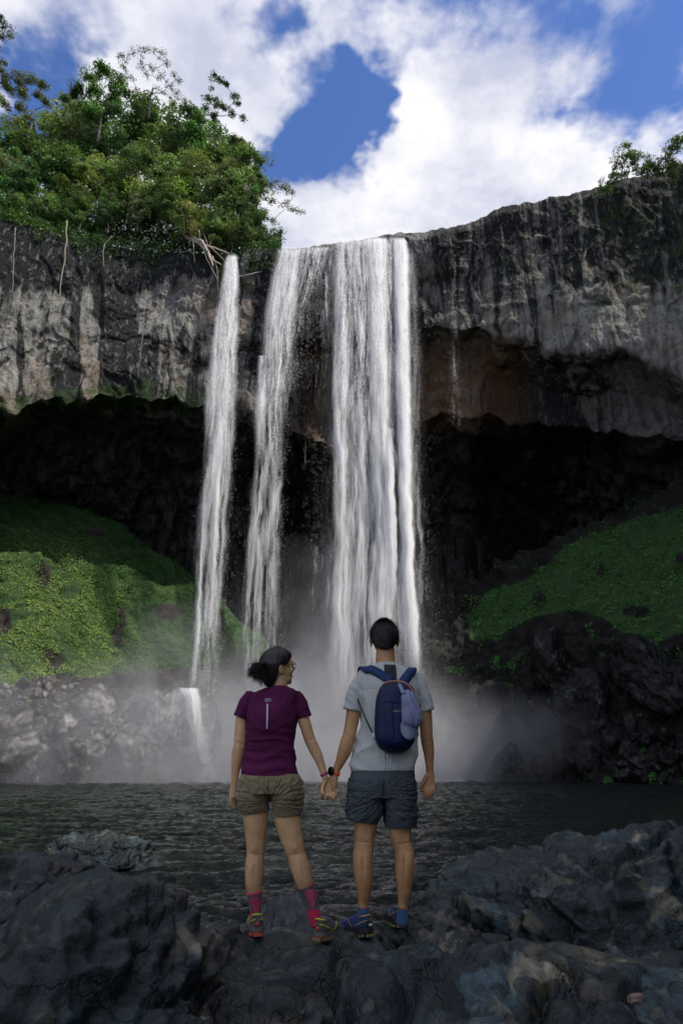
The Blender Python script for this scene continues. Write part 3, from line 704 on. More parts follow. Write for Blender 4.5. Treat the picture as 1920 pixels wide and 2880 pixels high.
stream(w3, [(690, 872, 934, .22), (800, 866, 936, .02), (1000, 856, 936, -.08), (1303, 846, 938, -.08), (1600, 850, 930, -.08), (1900, 850, 920, -.1)], 56.9, 54.6, 15, 2, 2500, 14)
stream(w3, [(1200, 1080, 1104, .3), (1400, 1084, 1112, .8), (1650, 1090, 1118, .7), (1800, 1090, 1120, .3)], 54.5, 53.6, 12, 2, 2000, 8)
stream(w3, [(690, 1146, 1164, -.1), (1000, 1150, 1182, .05), (1300, 1150, 1180, .0), (1700, 1160, 1200, .0)], 56.8, 54, 13, 1, 7000, 10)
w4 = waterfall('faint trickle of drops right of the broad waterfall')
stream(w4, [(664, 1262, 1280, .25), (760, 1262, 1282, .0), (900, 1262, 1286, .0), (1200, 1260, 1292, -.15)], 57.2, 56.0, 14, 1, 1800, 8)

# ---------------------------------------------------------------- spray and mist (air full of fine water)
def mist(name, lo, hi, blobs, dens, nscale, seed, label, step=1.0):
    t = NT(name + ' air'); p = t.coord(kind='World'); t.m.volume_intersection_method = 'FAST' if hasattr(t.m, 'volume_intersection_method') else t.m.volume_intersection_method
    sx = t.n('ShaderNodeSeparateXYZ', {0: p})
    tot = None
    for (c, r_, a) in blobs:
        q = t.n('ShaderNodeVectorMath', {0: p, 1: c}, operation='SUBTRACT').outputs[0]
        q = t.n('ShaderNodeVectorMath', {0: q, 1: tuple(1 / v for v in r_)}, operation='MULTIPLY').outputs[0]
        l = t.n('ShaderNodeVectorMath', {0: q}, operation='LENGTH').outputs['Value']
        g = t.n('ShaderNodeMapRange', {0: l, 1: 1.0, 2: 0.0, 3: 0.0, 4: a}, interpolation_type='SMOOTHSTEP').outputs[0]
        tot = g if tot is None else t.math('ADD', tot, g)
    n = t.noise(t.n('ShaderNodeMapping', {0: p, 'Scale': (1, 1, .8), 'Location': (seed, 0, 0)}).outputs[0], nscale, 4, .6, .6)
    n = t.ramp(n, [(.30, .12), (.70, 1.9)]) 
    d = t.math('MULTIPLY', t.math('MULTIPLY', tot, n), dens)
    v = t.n('ShaderNodeVolumePrincipled', {'Color': (.93, .94, 1.0, 1), 'Density': d, 'Anisotropy': 0.1})
    t.link(v.outputs[0], t.out.inputs['Volume'])
    t.m.cycles.volume_step_rate = step if hasattr(t.m.cycles, 'volume_step_rate') else 1
    c = (np.array(lo) + hi) / 2; s = np.array(hi, float) - lo
    V, F = box(c, s)
    return mk(name, V, F, t.m, None, False, kind='stuff', label=label)
mist('mist', (-33, 43, -.6), (20, 61, 19),
     [((-3, 53.5, 0), (17, 8.5, 12), 1.5), ((-2, 53, -1), (13, 7, 7), 2.2), ((-16, 49.0, 0), (15, 6.5, 10), .8), ((-25, 47, 2), (10, 5, 9), .28), ((8, 51.5, 0), (10, 5.5, 8), .8), ((13, 50, 3.0), (8, 4, 3.6), .5), ((-13, 52, 6), (6, 5, 9), .35), ((-1, 54, 8), (12, 4, 14), .3)],
     .215, .24, 3.0, 'pale spray hanging over the pool where the falls come down')

# ---------------------------------------------------------------- rocks
def rock_shape(seed, sub=4, planes=16, sharp=9.0, rough=.06, fine=.02, soft=.0, scale=(1, 1, 1), lump=.12, nscale=1.0, boxy=0, aniso=0):
    r = np.random.default_rng(seed); V, F = ico(sub)
    n = r.normal(size=(planes, 3)); n /= np.linalg.norm(n, axis=1)[:, None]
    dist = .72 + .28 * r.random(planes)
    dd = V @ n.T
    k = np.clip(dd, .02, None) / dist
    rad = 1.0 / (np.sum(k ** sharp, 1)) ** (1 / sharp)
    rad = np.clip(rad, .5, 1.4)
    if boxy: rad = rad * .35 + .65 * .95 / (np.sum(np.abs(V) ** boxy, 1)) ** (1 / boxy)
    P = V * rad[:, None] * np.array(scale)
    nn = V
    q = P + seed * 3.7
    if aniso: q = np.stack([(q[:, 0] * .75 - q[:, 1] * .66) * 1.5, (q[:, 0] * .66 + q[:, 1] * .75) * .55, q[:, 2] * .9], 1)
    P = P + nn * (lump * fbm(q, 1.3 * nscale, 3, .5, 1) + rough * ridged(q, 3.2 * nscale, 4, .55, 2) - rough * .6 + fine * fbm(q, 12 * nscale, 3, .6, 4))[:, None]
    if soft < .5:
        f1, fe, cv = cells(q, 1.5 * nscale, seed % 7); P = P + nn * ((cv - .5) * .20 * sstep(0, .12, fe) * (1 - soft))[:, None]
        f1, fe, cv = cells(q, 4.0 * nscale, 3); P = P + nn * ((cv - .5) * .075 * sstep(0, .12, fe) * (1 - soft))[:, None]
    return P, F
protos = [mesh_data('rubble_rock', *rock_shape(100 + i, 4, 9, 26, .02, .008, lump=.05), True, mats=[M_rubble]) for i in range(9)]
protos_wet = [mesh_data('wet_shore_rock', *rock_shape(140 + i, 5, 14, 10, .07, .02), True, mats=[M_rubble_wet]) for i in range(5)]
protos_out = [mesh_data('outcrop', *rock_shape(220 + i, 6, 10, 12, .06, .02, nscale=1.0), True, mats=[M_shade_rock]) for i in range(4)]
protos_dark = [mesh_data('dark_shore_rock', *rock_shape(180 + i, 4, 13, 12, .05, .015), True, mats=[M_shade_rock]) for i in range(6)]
def surf_at(H, px, py):
    P2, N, b, PXh, PYh = H
    k = np.argmin((PXh - px) ** 2 + (PYh - py) ** 2 + 1e4 * (P2[..., 1] > 68)); k = np.unravel_index(k, PXh.shape)
    return P2[k], N[k]
def put_rock(me, name, H, px, py, size, r, sink=.25, **props):
    p, n = surf_at(H, px, py)
    o = obj(name, me, None, **props)
    o.location = Vector(p + n * size * (.45 - sink)); o.rotation_euler = tuple(r.random(3) * 6.28)
    o.scale = tuple(size * (np.array([.75, .65, .55]) + .3 * r.random(3)))
    return o
r_ = np.random.default_rng(55)
def sub_label(px, py, zone):
    return None
rub_base = 'grey angular rock in the rubble heap below the green slope'
placed = []
tries = 0
while len(placed) < 170 and tries < 6000:
    tries += 1
    px = r_.uniform(-20, 400); top = np.interp(px, [0, 120, 260, 330, 400], [1925, 1915, 1925, 1950, 2020]); py = r_.uniform(top, 2150)
    sz = (10 + 22 * r_.random() ** 2.2) * .8
    if any((px - a) ** 2 + (py - b) ** 2 * 1.4 < (sz * .62 + c * .62) ** 2 for a, b, c in placed): continue
    placed.append((px, py, sz))
ORD = ['first', 'second', 'third', 'fourth', 'fifth', 'sixth', 'seventh', 'eighth', 'ninth', 'tenth', 'eleventh', 'twelfth', 'thirteenth', 'fourteenth', 'fifteenth', 'sixteenth', 'seventeenth', 'eighteenth', 'nineteenth', 'twentieth'] + ['%d%s' % (k, {1: 'st', 2: 'nd', 3: 'rd'}.get(k % 10, 'th')) for k in range(21, 60)]
def courses(pl, n, names):
    s = sorted(pl, key=lambda q: q[1]); per = -(-len(s) // n); out = []
    for k in range(n):
        for j, q in enumerate(sorted(s[k * per:(k + 1) * per])): out.append((q, names[k], ORD[j]))
    return out
def size_word(sz): return 'small' if sz < 14 else 'middling' if sz < 22 else 'big'
for i, ((px, py, sz), course, nth) in enumerate(courses(placed, 8, ['topmost', 'second', 'third', 'fourth', 'fifth', 'sixth', 'seventh', 'lowest'])):
    rub_base = f"{size_word(sz * 1.25)} grey angular rock, {nth} from the left in the {course} row of the rubble heap"
    me = protos[i % 9]
    put_rock(me, 'rubble_rock', hl, px, py, sz * .034, r_, .15, category='rock', group='rocks of the rubble heap below the left slope', label=rub_base)
for (px, py, s, lab) in [(40, 2110, 2.3, 'large wet rock face at the waterline, leftmost under the rubble'), (85, 2165, 1.6, 'wet glistening rock at the waterline below the leftmost rubble'),
                    (160, 2075, 1.5, 'rounded wet boulder in the middle of the rubble heap'), (200, 2150, 1.9, 'wet shiny rock at the water under the middle of the rubble'),
                    (285, 2010, 1.8, 'tall grey boulder at the right end of the rubble, half in mist'), (310, 2090, 2.1, 'wet boulder in the mist between rubble and the small cascade'),
                    (350, 2165, 2.1, 'low wet rock in the mist at the pool edge beside the cascade block'), (270, 2180, 1.3, 'small wet rock in the mist at the waterline'), (0, 2185, 1.3, 'wet waterline rock cut by the left border')]:
    put_rock(protos_wet[int(px) % 5], 'shore_rock', hl, px, py, s, r_, .2, category='rock', group='wet rocks along the left shore', label=lab)
# rock block that the left fall strikes, with water running over it
bx = Wp(455, 2060, 51.2)
o = mk('waterfall_rock', *rock_shape(9, 6, 12, 6, .05, .012, scale=(3.4, 2.3, 4.9), lump=.1), M_rubble_wet, category='boulder', label='tall misty rock block struck by the narrow left waterfall, water running over its top')
o.location = (bx[0], 52.2, 2.0); o.scale = (.88, .8, .92)
casc = waterfall('small cascade pouring off the rock block under the left waterfall'); casc['group'] = 'waterfalls over the cliff rim'
stream(casc, [(1934, 500, 556, .7), (1960, 520, 562, .7), (2020, 528, 568, .5), (2080, 538, 580, .35), (2150, 545, 600, .15), (2190, 545, 605, 0)], 50.6, 49.6, 21, 3, 2500, 12)
stream(casc, [(1937, 430, 545, .25), (1980, 440, 520, .2), (2040, 450, 510, -.05), (2090, 450, 505, -.3)], 49.9, 49.3, 22, 1, 900, 16)
# right shore, in shade
placed = []; tries = 0
while len(placed) < 75 and tries < 4000:
    tries += 1
    px = r_.uniform(1370, 1940); top = np.interp(px, [1380, 1450, 1600, 1800, 1930], [2170, 2120, 2040, 2050, 2090]); py = r_.uniform(top, 2195)
    sz = 12 + 26 * r_.random() ** 2.0
    if any((px - a) ** 2 + (py - b) ** 2 * 1.4 < (sz * .6 + c * .6) ** 2 for a, b, c in placed): continue
    placed.append((px, py, sz))
for i, ((px, py, sz), course, nth) in enumerate(courses(placed, 5, ['topmost', 'second', 'middle', 'fourth', 'lowest'])):
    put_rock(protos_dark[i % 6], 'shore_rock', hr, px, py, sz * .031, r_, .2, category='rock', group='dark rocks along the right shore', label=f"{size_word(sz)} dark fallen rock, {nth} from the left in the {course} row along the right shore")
for (px, py, s, lab) in [(1450, 2165, 1.9, 'pointed dark rock at the waterline where the spray drifts, right of the people'), (1500, 2050, 2.2, 'dark brown boulder low on the shaded right slope above the spray'), (1640, 1985, 2.4, 'big dark rock outcrop in the middle of the shaded right slope'),
                    (1400, 1990, 1.8, 'dark outcrop on the right slope nearest the broad waterfall'), (1560, 1880, 2.5, 'dark rocky outcrop under the green strip of the right slope'), (1850, 1900, 3.0, 'dark outcrop at the right border below the green slope')]:
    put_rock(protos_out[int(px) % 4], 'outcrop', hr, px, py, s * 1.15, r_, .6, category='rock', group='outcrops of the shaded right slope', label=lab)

# ---------------------------------------------------------------- foreground rocks
xs_ = np.linspace(-4.2, 4.6, 520); ys_ = np.concatenate([np.linspace(.6, 1.6, 40, endpoint=False), np.linspace(1.6, 7.6, 420)])
X2, Y2 = np.meshgrid(xs_, ys_)
edge_y = np.interp(X2, [-4.2, -2.5, -1.2, -.6, .6, 1.2, 2, 4.6], [7.0, 5.4, 4.7, 4.9, 5.1, 5.6, 6.4, 7.2])
Bz = .40 + .04 * np.sin(X2 * 1.1) - .85 * sstep(-.35, .75, Y2 - edge_y) + .25 * sstep(-.4, -1.6, X2) * sstep(4.5, 2.2, Y2) - .05 * sstep(3.8, 3.0, Y2) * sstep(-.5, .5, X2)
Bz += .22 * np.exp(-((X2 - .30) / .75) ** 2 - ((Y2 - 3.78) / .45) ** 2) - .09 * np.exp(-((X2 - .30) / .34) ** 2 - ((Y2 - 3.80) / .15) ** 2)       # hollow that holds the puddle
pp = np.stack([X2, Y2, 0 * X2], -1).reshape(-1, 3)
wp_ = pp + .18 * np.stack([noise(pp, 1.7, 1), noise(pp, 1.7, 2), 0 * pp[:, 0]], 1)
rot = wp_.copy(); rot[:, 0] = wp_[:, 0] * .8 + wp_[:, 1] * .6; rot[:, 1] = (-wp_[:, 0] * .6 + wp_[:, 1] * .8) * 1.5
f1, fe, cv = cells(rot, 1.7, 4); dome = np.sqrt(np.clip(1 - (f1 / .95) ** 2, 0, 1)) * .16 + (cv - .5) * .14
f1b, feb, cvb = cells(rot, 4.6, 6); dome2 = np.sqrt(np.clip(1 - (f1b / .95) ** 2, 0, 1)) * .05 + (cvb - .5) * .03
crease = -.09 * (1 - sstep(0, .09, fe)) - .03 * (1 - sstep(0, .1, feb))
flat = np.exp(-((pp[:, 0] - .30) / .34) ** 2 - ((pp[:, 1] - 3.80) / .15) ** 2)
Bf = Bz.ravel() + (dome + dome2 + crease + .02 * fbm(pp, 6, 4, .55, 3) + .05 * ridged(rot, 1.1, 4, .5, 9) - .14) * (1 - .8 * flat)
mk('rock_shelf', np.stack([pp[:, 0], pp[:, 1], Bf], 1), grid_faces(*X2.shape), M_basalt, kind='structure')
def shelf_z(x, y):
    i = np.argmin(np.abs(ys_ - y)); j = np.argmin(np.abs(xs_ - x)); return float(Bf.reshape(X2.shape)[i, j])
M_puddle = NT('still puddle water'); M_puddle.bsdf(color=(.012, .014, .012), rough=.03, ior=1.33); M_puddle = M_puddle.m
a_ = np.linspace(0, 2 * math.pi, 60, endpoint=False); rad_ = 1 + .18 * np.sin(a_ * 3 + 1) + .1 * np.sin(a_ * 5)
PV = np.stack([.30 + .33 * rad_ * np.cos(a_), 3.80 + .15 * rad_ * np.sin(a_), np.full(60, .535)], 1)
PV = np.concatenate([PV, [[.30, 3.80, .535]]]); k_ = np.arange(60)
mk('puddle', PV, np.stack([k_, (k_ + 1) % 60, np.full(60, 60)], 1), M_puddle, category='puddle', label='small still puddle in a hollow of the rocks below the man')

def boulder(label, c, rad, seed, mat, sub=6, rz=0, soft=.0, name='boulder', group='boulders in front of the pool', **kw):
    P, F = rock_shape(seed, sub, kw.get('planes', 14), kw.get('sharp', 7), kw.get('rough', .05), kw.get('fine', .012), soft, (1, 1, 1), kw.get('lump', .12), kw.get('nscale', 1.0), kw.get('boxy', 0), kw.get('aniso', 0))
    cz, sz = math.cos(rz), math.sin(rz)
    P = P * np.array(rad); P = np.stack([P[:, 0] * cz - P[:, 1] * sz, P[:, 0] * sz + P[:, 1] * cz, P[:, 2]], 1)
    return mk(name, P, F, mat, loc=c, category='rock', group=group, label=label)
boulder('broad smooth dark boulder lowest in the left corner', (-.98, 1.98, .33), (.78, .62, .50), 31, M_basalt, 7, .3, .5, rough=.045, lump=.12, sharp=7, planes=11, nscale=1.3)
boulder('large dark blue grey rock mass on the left, behind the corner boulder', (-1.30, 3.25, .26), (1.0, .74, .58), 32, M_basalt, 7, -.35, .1, rough=.065, nscale=1.6, planes=12, sharp=9, fine=.012)
boulder('jagged grey rock at the left border behind the large rock mass', (-2.45, 4.7, .36), (.98, .8, .70), 33, M_basalt_brown, 7, .2, .0, rough=.09)
boulder('glistening wet black rock standing in the pool on the left', (-3.62, 10.9, .02), (.92, .7, .60), 34, M_basalt, 7, .1, .0, rough=.085, fine=.012, nscale=1.5)
bw1 = boulder("angular rock with a pale flat face under the woman's left foot", (-.66, 4.10, .33), (.42, .36, .30), 35, M_basalt_brown, 6, .5, .0)
boulder("black lumpy rock behind and between the woman's feet", (-.36, 5.0, .22), (.27, .24, .34), 36, M_basalt_wet, 6, 0, .2, rough=.1)
bw2 = boulder("low dark rock that carries the woman's right foot", (-.14, 4.28, .31), (.36, .34, .25), 37, M_basalt, 6, .1, .1)
bm1 = boulder("low rock that carries the man's left foot", (.13, 4.40, .31), (.33, .34, .26), 38, M_basalt_brown, 6, .3, .0)
boulder("grey rock in front of the man's right foot", (.47, 4.24, .36), (.31, .24, .27), 39, M_basalt_brown, 6, -.3, .0)
bm2 = boulder("low rock at the water that carries the man's right foot", (.52, 4.58, .31), (.30, .34, .26), 54, M_basalt_brown, 6, .2, .0)
boulder('small rounded brown boulder between the puddle and the great right rock', (.72, 4.0, .36), (.20, .19, .22), 40, M_basalt_brown, 6, .3, .3)
boulder('great ridged whaleback rock filling the right side', (2.14, 5.60, .10), (1.55, 1.2, .86), 41, M_basalt, 7, .06, .1, boxy=3.2, aniso=1, rough=.085, fine=.010, nscale=2.2, lump=.10, planes=12, sharp=6)
boulder('black lichen spotted rock cut by the right border', (2.36, 4.35, .50), (.34, .35, .80), 42, M_basalt_wet, 6, 0, .2, rough=.08)
boulder('dark wet rock at the water left of the great right rock', (.98, 6.0, .08), (.36, .40, .30), 43, M_basalt_wet, 6, .4, .1)
boulder('low wet rock at the pool edge beside the left rock mass', (-1.15, 5.1, .12), (.5, .4, .34), 44, M_basalt_wet, 6, .4, .1)
boulder('long low rock slab along the bottom border in the middle', (.05, 2.9, .30), (.50, .32, .24), 45, M_basalt, 6, .3, .3)
boulder('low brown streaked rock in front of the puddle', (-.38, 3.35, .34), (.40, .30, .26), 46, M_basalt_brown, 6, -.4, .2)
boulder('low dark ledge along the bottom border on the right', (1.25, 3.35, .26), (.70, .36, .26), 47, M_basalt, 6, -.25, .25)
boulder('ledge of dark rock at the foot of the great right rock', (1.55, 4.05, .30), (.75, .35, .24), 48, M_basalt, 6, -.2, .2)
boulder('small pinkish flat stone lying in a gap of the lower right ledges', (1.32, 3.62, .50), (.05, .035, .022), 49, plain('pinkish stone', (.22, .14, .12), .7, .3, 20), 4, .2, .5, name='stone')

# ---------------------------------------------------------------- trees
def leaf_mat2(name, tr=.3):
    t = NT(name); rnd = t.n('ShaderNodeObjectInfo').outputs['Random']
    c = t.attr('tint'); c = t.mix(1.0, c, t.ramp(rnd, [(0, (.75, .85, .8)), (.35, (1.05, 1.0, .95)), (.7, (.85, 1.05, .9)), (1, (1.15, 1.1, .9))]), 'MULTIPLY')
    d = t.n('ShaderNodeBsdfPrincipled', {'Base Color': c, 'Roughness': .45, 'Specular IOR Level': .4})
    trn = t.n('ShaderNodeBsdfTranslucent', {'Color': t.mix(1.0, c, (1.3, 1.35, .7), 'MULTIPLY')})
    m = t.n('ShaderNodeMixShader', {0: tr, 1: d.outputs[0], 2: trn.outputs[0]}); t.link(m.outputs[0], t.out.inputs[0]); return t.m
M_tree = leaf_mat2('tree leaves')
M_bark = plain('pale forest bark', (.20, .175, .145), .85, .4, 9, .5)
M_bark_dk = plain('dark branch bark', (.035, .03, .026), .85, .4, 9, .5)
M_root = plain('bleached dead root', (.42, .36, .29), .8, .25, 12, .5)

def tree_mesh(seed, H, clumps, leaf_n, leaf_s, clump_r, tint, trunk_r=.16, bare=.4):
    """clumps: (n,3) crown points. Branches grow to every clump from the nearest earlier node."""
    r = np.random.default_rng(seed)
    mb = MB(); zt = H * bare
    tp = np.array([[.15 * math.sin(k * 1.3 + seed) * k / 5, .12 * math.cos(k * 1.7 + seed) * k / 5, zt * k / 6] for k in range(7)])
    add_tube(mb, tp, np.linspace(trunk_r, trunk_r * .7, 7), 7)
    nodes = [tuple(p) for p in tp[2:]]; rads = [trunk_r * .7] * len(nodes)
    for c in sorted(clumps, key=lambda q: np.linalg.norm(q - tp[-1])):
        nd = np.array(nodes); dz = c[2] - nd[:, 2]
        cost = np.linalg.norm(nd - c, axis=1) + 1.2 * np.clip(-dz, 0, None) + .25 * np.arange(len(nd)) / len(nd)
        k = int(np.argmin(cost)); a = nd[k]; L = np.linalg.norm(c - a); r0 = max(rads[k] * .72, .032)
        m = 5; f = np.linspace(0, 1, m)[:, None]
        bend = r.normal(size=3) * L * .16
        pts = a * (1 - f) + c * f + bend * (f * (1 - f) * 2) + np.array([0, 0, 1]) * L * .12 * (f * (1 - f) * 2)
        pts[1:-1] += r.normal(size=(m - 2, 3)) * L * .035
        rad = np.linspace(r0, max(r0 * .5, .022), m); add_tube(mb, pts, rad, 5)
        for q in range(1, m): nodes.append(tuple(pts[q])); rads.append(rad[q])
    V, F, T = [], [], []
    C = np.asarray(clumps); n = len(C) * leaf_n
    ci = np.repeat(np.arange(len(C)), leaf_n)
    dirs = r.normal(size=(n, 3)); dirs /= np.linalg.norm(dirs, axis=1)[:, None]
    cr = clump_r * (.6 + .8 * r.random(len(C)))
    off = dirs * (cr[ci] * r.random(n) ** .45)[:, None] * np.array([1.15, 1.15, .62])
    pos = C[ci] + off
    nr = dirs * .6 + r.normal(size=(n, 3)) * .5 + np.array([0, 0, .7]); nr /= np.linalg.norm(nr, axis=1)[:, None]
    a = np.cross(nr, r.normal(size=(n, 3))); a /= np.linalg.norm(a, axis=1)[:, None]; b = np.cross(nr, a)
    s = (leaf_s * (.6 + .8 * r.random(n)))[:, None]
    V = np.stack([pos - a * s, pos + b * s * .42, pos + a * s, pos - b * s * .42], 1).reshape(-1, 3)
    tc_ = np.array(tint) * (.45 + 1.1 * r.random((len(C), 1))) * (1 + .25 * (r.random((len(C), 3)) - .5))
    tt = tc_[ci] * (.65 + .7 * r.random((n, 1)))
    tr = np.concatenate(mb.V), [np.concatenate(x) for x in (mb.F3, mb.F4) if x]
    return tr, (V, np.arange(n * 4).reshape(-1, 4), np.repeat(tt, 4, 0))
def crown_pts(seed, n, R, z0, z1, gaps=.0, lobes=6):
    r = np.random.default_rng(seed); out = []
    L = r.normal(size=(lobes, 3)); L /= np.linalg.norm(L, axis=1)[:, None]; L *= .5
    while len(out) < n:
        l = L[r.integers(lobes)]; d = r.normal(size=3); d /= np.linalg.norm(d)
        p = l + d * .52 * r.random() ** .3
        if noise(np.array([p * 3 + seed])) [0] < gaps - .35: continue
        if p[2] < -.75: continue
        out.append([p[0] * R, p[1] * R, z0 + (z1 - z0) * (p[2] * .5 + .5)])
    return np.array(out)
def tree_obj(name, data, loc, label, group, scale=1.0, rz=0.0, cat='tree', bark=None, **k):
    (tr, lf) = data if isinstance(data, tuple) and isinstance(data[0], tuple) else data
    root = empty(name, loc, rz, label=label, category=cat, group=group); root.scale = (scale,) * 3
    if isinstance(tr, bpy.types.Mesh): obj('trunk', tr, root); obj('crown', lf, root)
    else:
        mk('trunk', tr[0], tr[1], bark or M_bark, root); mk('crown', lf[0], lf[1], M_tree, root, False, {'tint': lf[2]})
    return root
GREENS = [(.14, .225, .09), (.17, .245, .10), (.225, .29, .11), (.19, .245, .13), (.12, .205, .09)]
dense = []
for i in range(7):
    H = 10.0
    cl = crown_pts(300 + i, 58, [3.4, 2.9, 3.8, 3.1, 3.5, 2.6, 4.0][i], 0.8, 10.0, lobes=[6, 5, 8, 6, 7, 4, 7][i])
    tr, lf = tree_mesh(300 + i, H, cl, 150, .155, .80, GREENS[i % 5], .18, .3)
    dense.append((mesh_data('trunk', tr[0], tr[1], mats=[M_bark]), mesh_data('crown', lf[0], lf[1], False, {'tint': lf[2]}, [M_tree])))
def base_of(px, py_top, y, Ht):
    q = Wp(px, py_top, y); return (float(q[0]), float(q[1]), float(q[2] - Ht))
fr = np.random.default_rng(77)
def put_dense(i, px, py_top, y, H, label, rz=None, sq=None):
    s = H / 10.0; o = tree_obj('forest_tree', dense[i], base_of(px, py_top, y, H), label, 'dense forest trees above the left cliff', s, fr.random() * 6.28 if rz is None else rz)
    if sq: o.scale = (s * sq, s * sq, s)
    return o
# (prototype, px of the top, py of the top, distance, height, label)
FT = [(0, -40, 285, 60, 14, 'forest tree cut by the left border, behind the cliff edge'), (1, 60, 285, 63, 14, 'forest tree with yellowish top near the left border'), (2, 150, 300, 66, 14, 'forest tree in the gap right of the olive tree'),
      (3, 225, 285, 68, 14, 'forest tree under the tall round tree'), (4, 310, 300, 66, 13.5, 'forest tree between the tall round tree and the open crowned tree'), (5, 400, 290, 66, 13, 'forest tree at the foot of the open crowned tree'),
      (6, 470, 300, 65, 13, 'forest tree left of the spiky tree'), (0, 560, 320, 63, 12, 'forest tree under the spiky tree'), (1, 625, 350, 61.5, 11.5, 'forest tree on the right shoulder of the wood'),
      (2, 680, 420, 60, 9.5, 'forest tree on the right slope of the wood, second from its edge'), (3, 20, 420, 58, 12, 'dark green forest tree in the front row, nearest the left border'), (4, 115, 440, 58, 12, 'forest tree in the front row, second from the left border'),
      (5, 210, 430, 58.5, 11, 'forest tree in the front row below the tall round tree'), (6, 300, 440, 59, 11, 'forest tree in the front row left of the pale trunks'), (0, 390, 430, 59, 11, 'broad forest tree with lighter leaves in the middle of the front row'),
      (1, 470, 440, 58, 11, 'forest tree in the front row above the rock ledge'), (2, 545, 450, 58, 11, 'forest tree above the pale roots'), (3, 620, 470, 58, 10, 'forest tree above the left waterfall'), (4, 685, 520, 58, 8, 'forest tree at the right end of the front row'),
      (5, 715, 590, 57.5, 5, 'low bushy tree at the right end of the wood over the rim'), (6, 660, 590, 57, 6, 'low bushy tree just above the left waterfall lip'), (1, 600, 580, 56.4, 6.5, 'bushy tree hanging over the rim left of the lip'),
      (2, 545, 560, 56, 6, 'bushy tree behind the pale roots'), (0, 480, 545, 56, 5, 'low tree at the cliff edge above the rock ledge'), (3, 400, 545, 56, 5, 'low tree at the cliff edge in the middle of the wood'),
      (4, 320, 540, 56.5, 5.5, 'low tree at the cliff edge above the dark rock'), (5, 240, 545, 56, 5, 'low tree at the cliff edge above the pale streaks'), (6, 160, 545, 55.5, 5, 'low tree at the cliff edge above the long vine'),
      (0, 80, 545, 55, 5, 'low tree at the cliff edge, second from the left border'), (1, 5, 540, 54.5, 5.5, 'low tree at the cliff edge at the left border')]
for (i, px, py, y, H, lab) in FT: put_dense(i, px, py, y, H, lab, sq=1.1)
# trees with shapes of their own
def special(label, seed, px, py_top, py_base, y, pts_px, n_per, leaf_n, leaf_s, clump_r, tint, jitter=.5, trunk_r=.15, bare=.55, bark=None, name='tree', grp='tall trees rising out of the left wood'):
    b = Wp(px, py_base, y); H = float(Wp(px, py_top, y)[2] - b[2]); r = np.random.default_rng(seed); cl = []
    for (qx, qy, rad) in pts_px:
        q = Wp(qx, qy, y) - b; m = rad / 27.0
        for _ in range(max(1, int(n_per * (rad / 20) ** 1.5))):
            d = r.normal(size=3); d /= np.linalg.norm(d); cl.append(q + d * m * r.random() ** .4 * np.array([1, 1.2, .8]))
    data = tree_mesh(seed, H, np.array(cl), leaf_n, leaf_s, clump_r, tint, trunk_r, bare)
    return tree_obj(name, data, tuple(b), label, grp, bark=bark)
special('tall round topped green tree, highest on the left part of the wood', 401, 275, 178, 400, 63, [(290, 205, 26), (255, 215, 22), (330, 225, 24), (215, 255, 26), (270, 255, 30), (320, 265, 28), (355, 270, 16), (185, 270, 14), (250, 295, 22), (340, 305, 16), (300, 200, 14)], 5, 110, .16, .7, (.09, .18, .03), .4, .17, .5)
special('tall open crowned tree with bare looking branches against the cloud', 402, 416, 132, 340, 61, [(345, 160, 18), (370, 145, 16), (400, 140, 18), (430, 142, 18), (455, 155, 16), (475, 180, 16), (495, 215, 18), (480, 240, 16), (350, 190, 16), (365, 220, 16), (395, 180, 18), (430, 190, 18), (450, 215, 16), (385, 250, 12), (440, 250, 12), (465, 262, 12), (345, 165, 12), (410, 215, 14), (505, 225, 10), (340, 210, 10)], 7, 34, .085, .42, (.09, .095, .05), .4, .14, .42, M_bark_dk)
special('small open tree right of the tall bare looking one', 403, 498, 255, 380, 61, [(480, 280, 14), (500, 268, 14), (518, 285, 12), (488, 305, 12), (510, 310, 12), (475, 330, 9), (520, 330, 9)], 7, 40, .09, .4, (.10, .12, .05), .4, .09, .45, M_bark_dk)
special('spiky tree with separate tufts, rightmost of the high trees', 404, 600, 207, 400, 60.5, [(600, 214, 10), (620, 225, 12), (638, 240, 10), (585, 275, 12), (605, 285, 16), (630, 300, 16), (575, 300, 12), (545, 310, 12), (530, 305, 10), (660, 272, 12), (672, 290, 10), (685, 325, 8), (690, 340, 6), (650, 315, 10), (600, 320, 14), (595, 250, 5)], 9, 80, .10, .42, (.06, .11, .035), .4, .11, .4, M_bark_dk)
special('olive leaved tree near the left border, rising over the wood', 405, 75, 200, 420, 62, [(50, 215, 20), (85, 225, 20), (120, 240, 18), (30, 250, 20), (70, 260, 22), (110, 270, 18), (135, 290, 14), (15, 225, 14), (20, 290, 18), (60, 300, 18)], 7, 100, .12, .55, (.12, .15, .05), .4, .13, .5)
special('tree whose leafy branch tips reach in at the left border, highest of all', 406, -60, -40, 420, 60, [(0, 50, 16), (20, 75, 14), (10, 100, 14), (28, 102, 8), (-40, 60, 30), (-30, 120, 26), (-60, 20, 30), (-20, 180, 22), (5, 175, 13), (8, 200, 10), (-60, 200, 30)], 8, 90, .10, .5, (.09, .13, .05), .4, .2, .5, M_bark_dk)
special('leaning open tree hanging over the rim at the right end of the wood', 407, 706, 500, 640, 57.5, [(745, 525, 20), (780, 520, 18), (810, 530, 16), (725, 545, 18), (760, 560, 16), (800, 570, 12), (840, 600, 10), (852, 598, 7), (820, 590, 8), (770, 620, 14), (785, 650, 12), (740, 620, 14), (790, 675, 8), (740, 670, 16), (720, 650, 16), (825, 545, 10), (700, 500, 16)], 8, 48, .09, .42, (.10, .12, .055), .4, .10, .3, M_bark_dk)
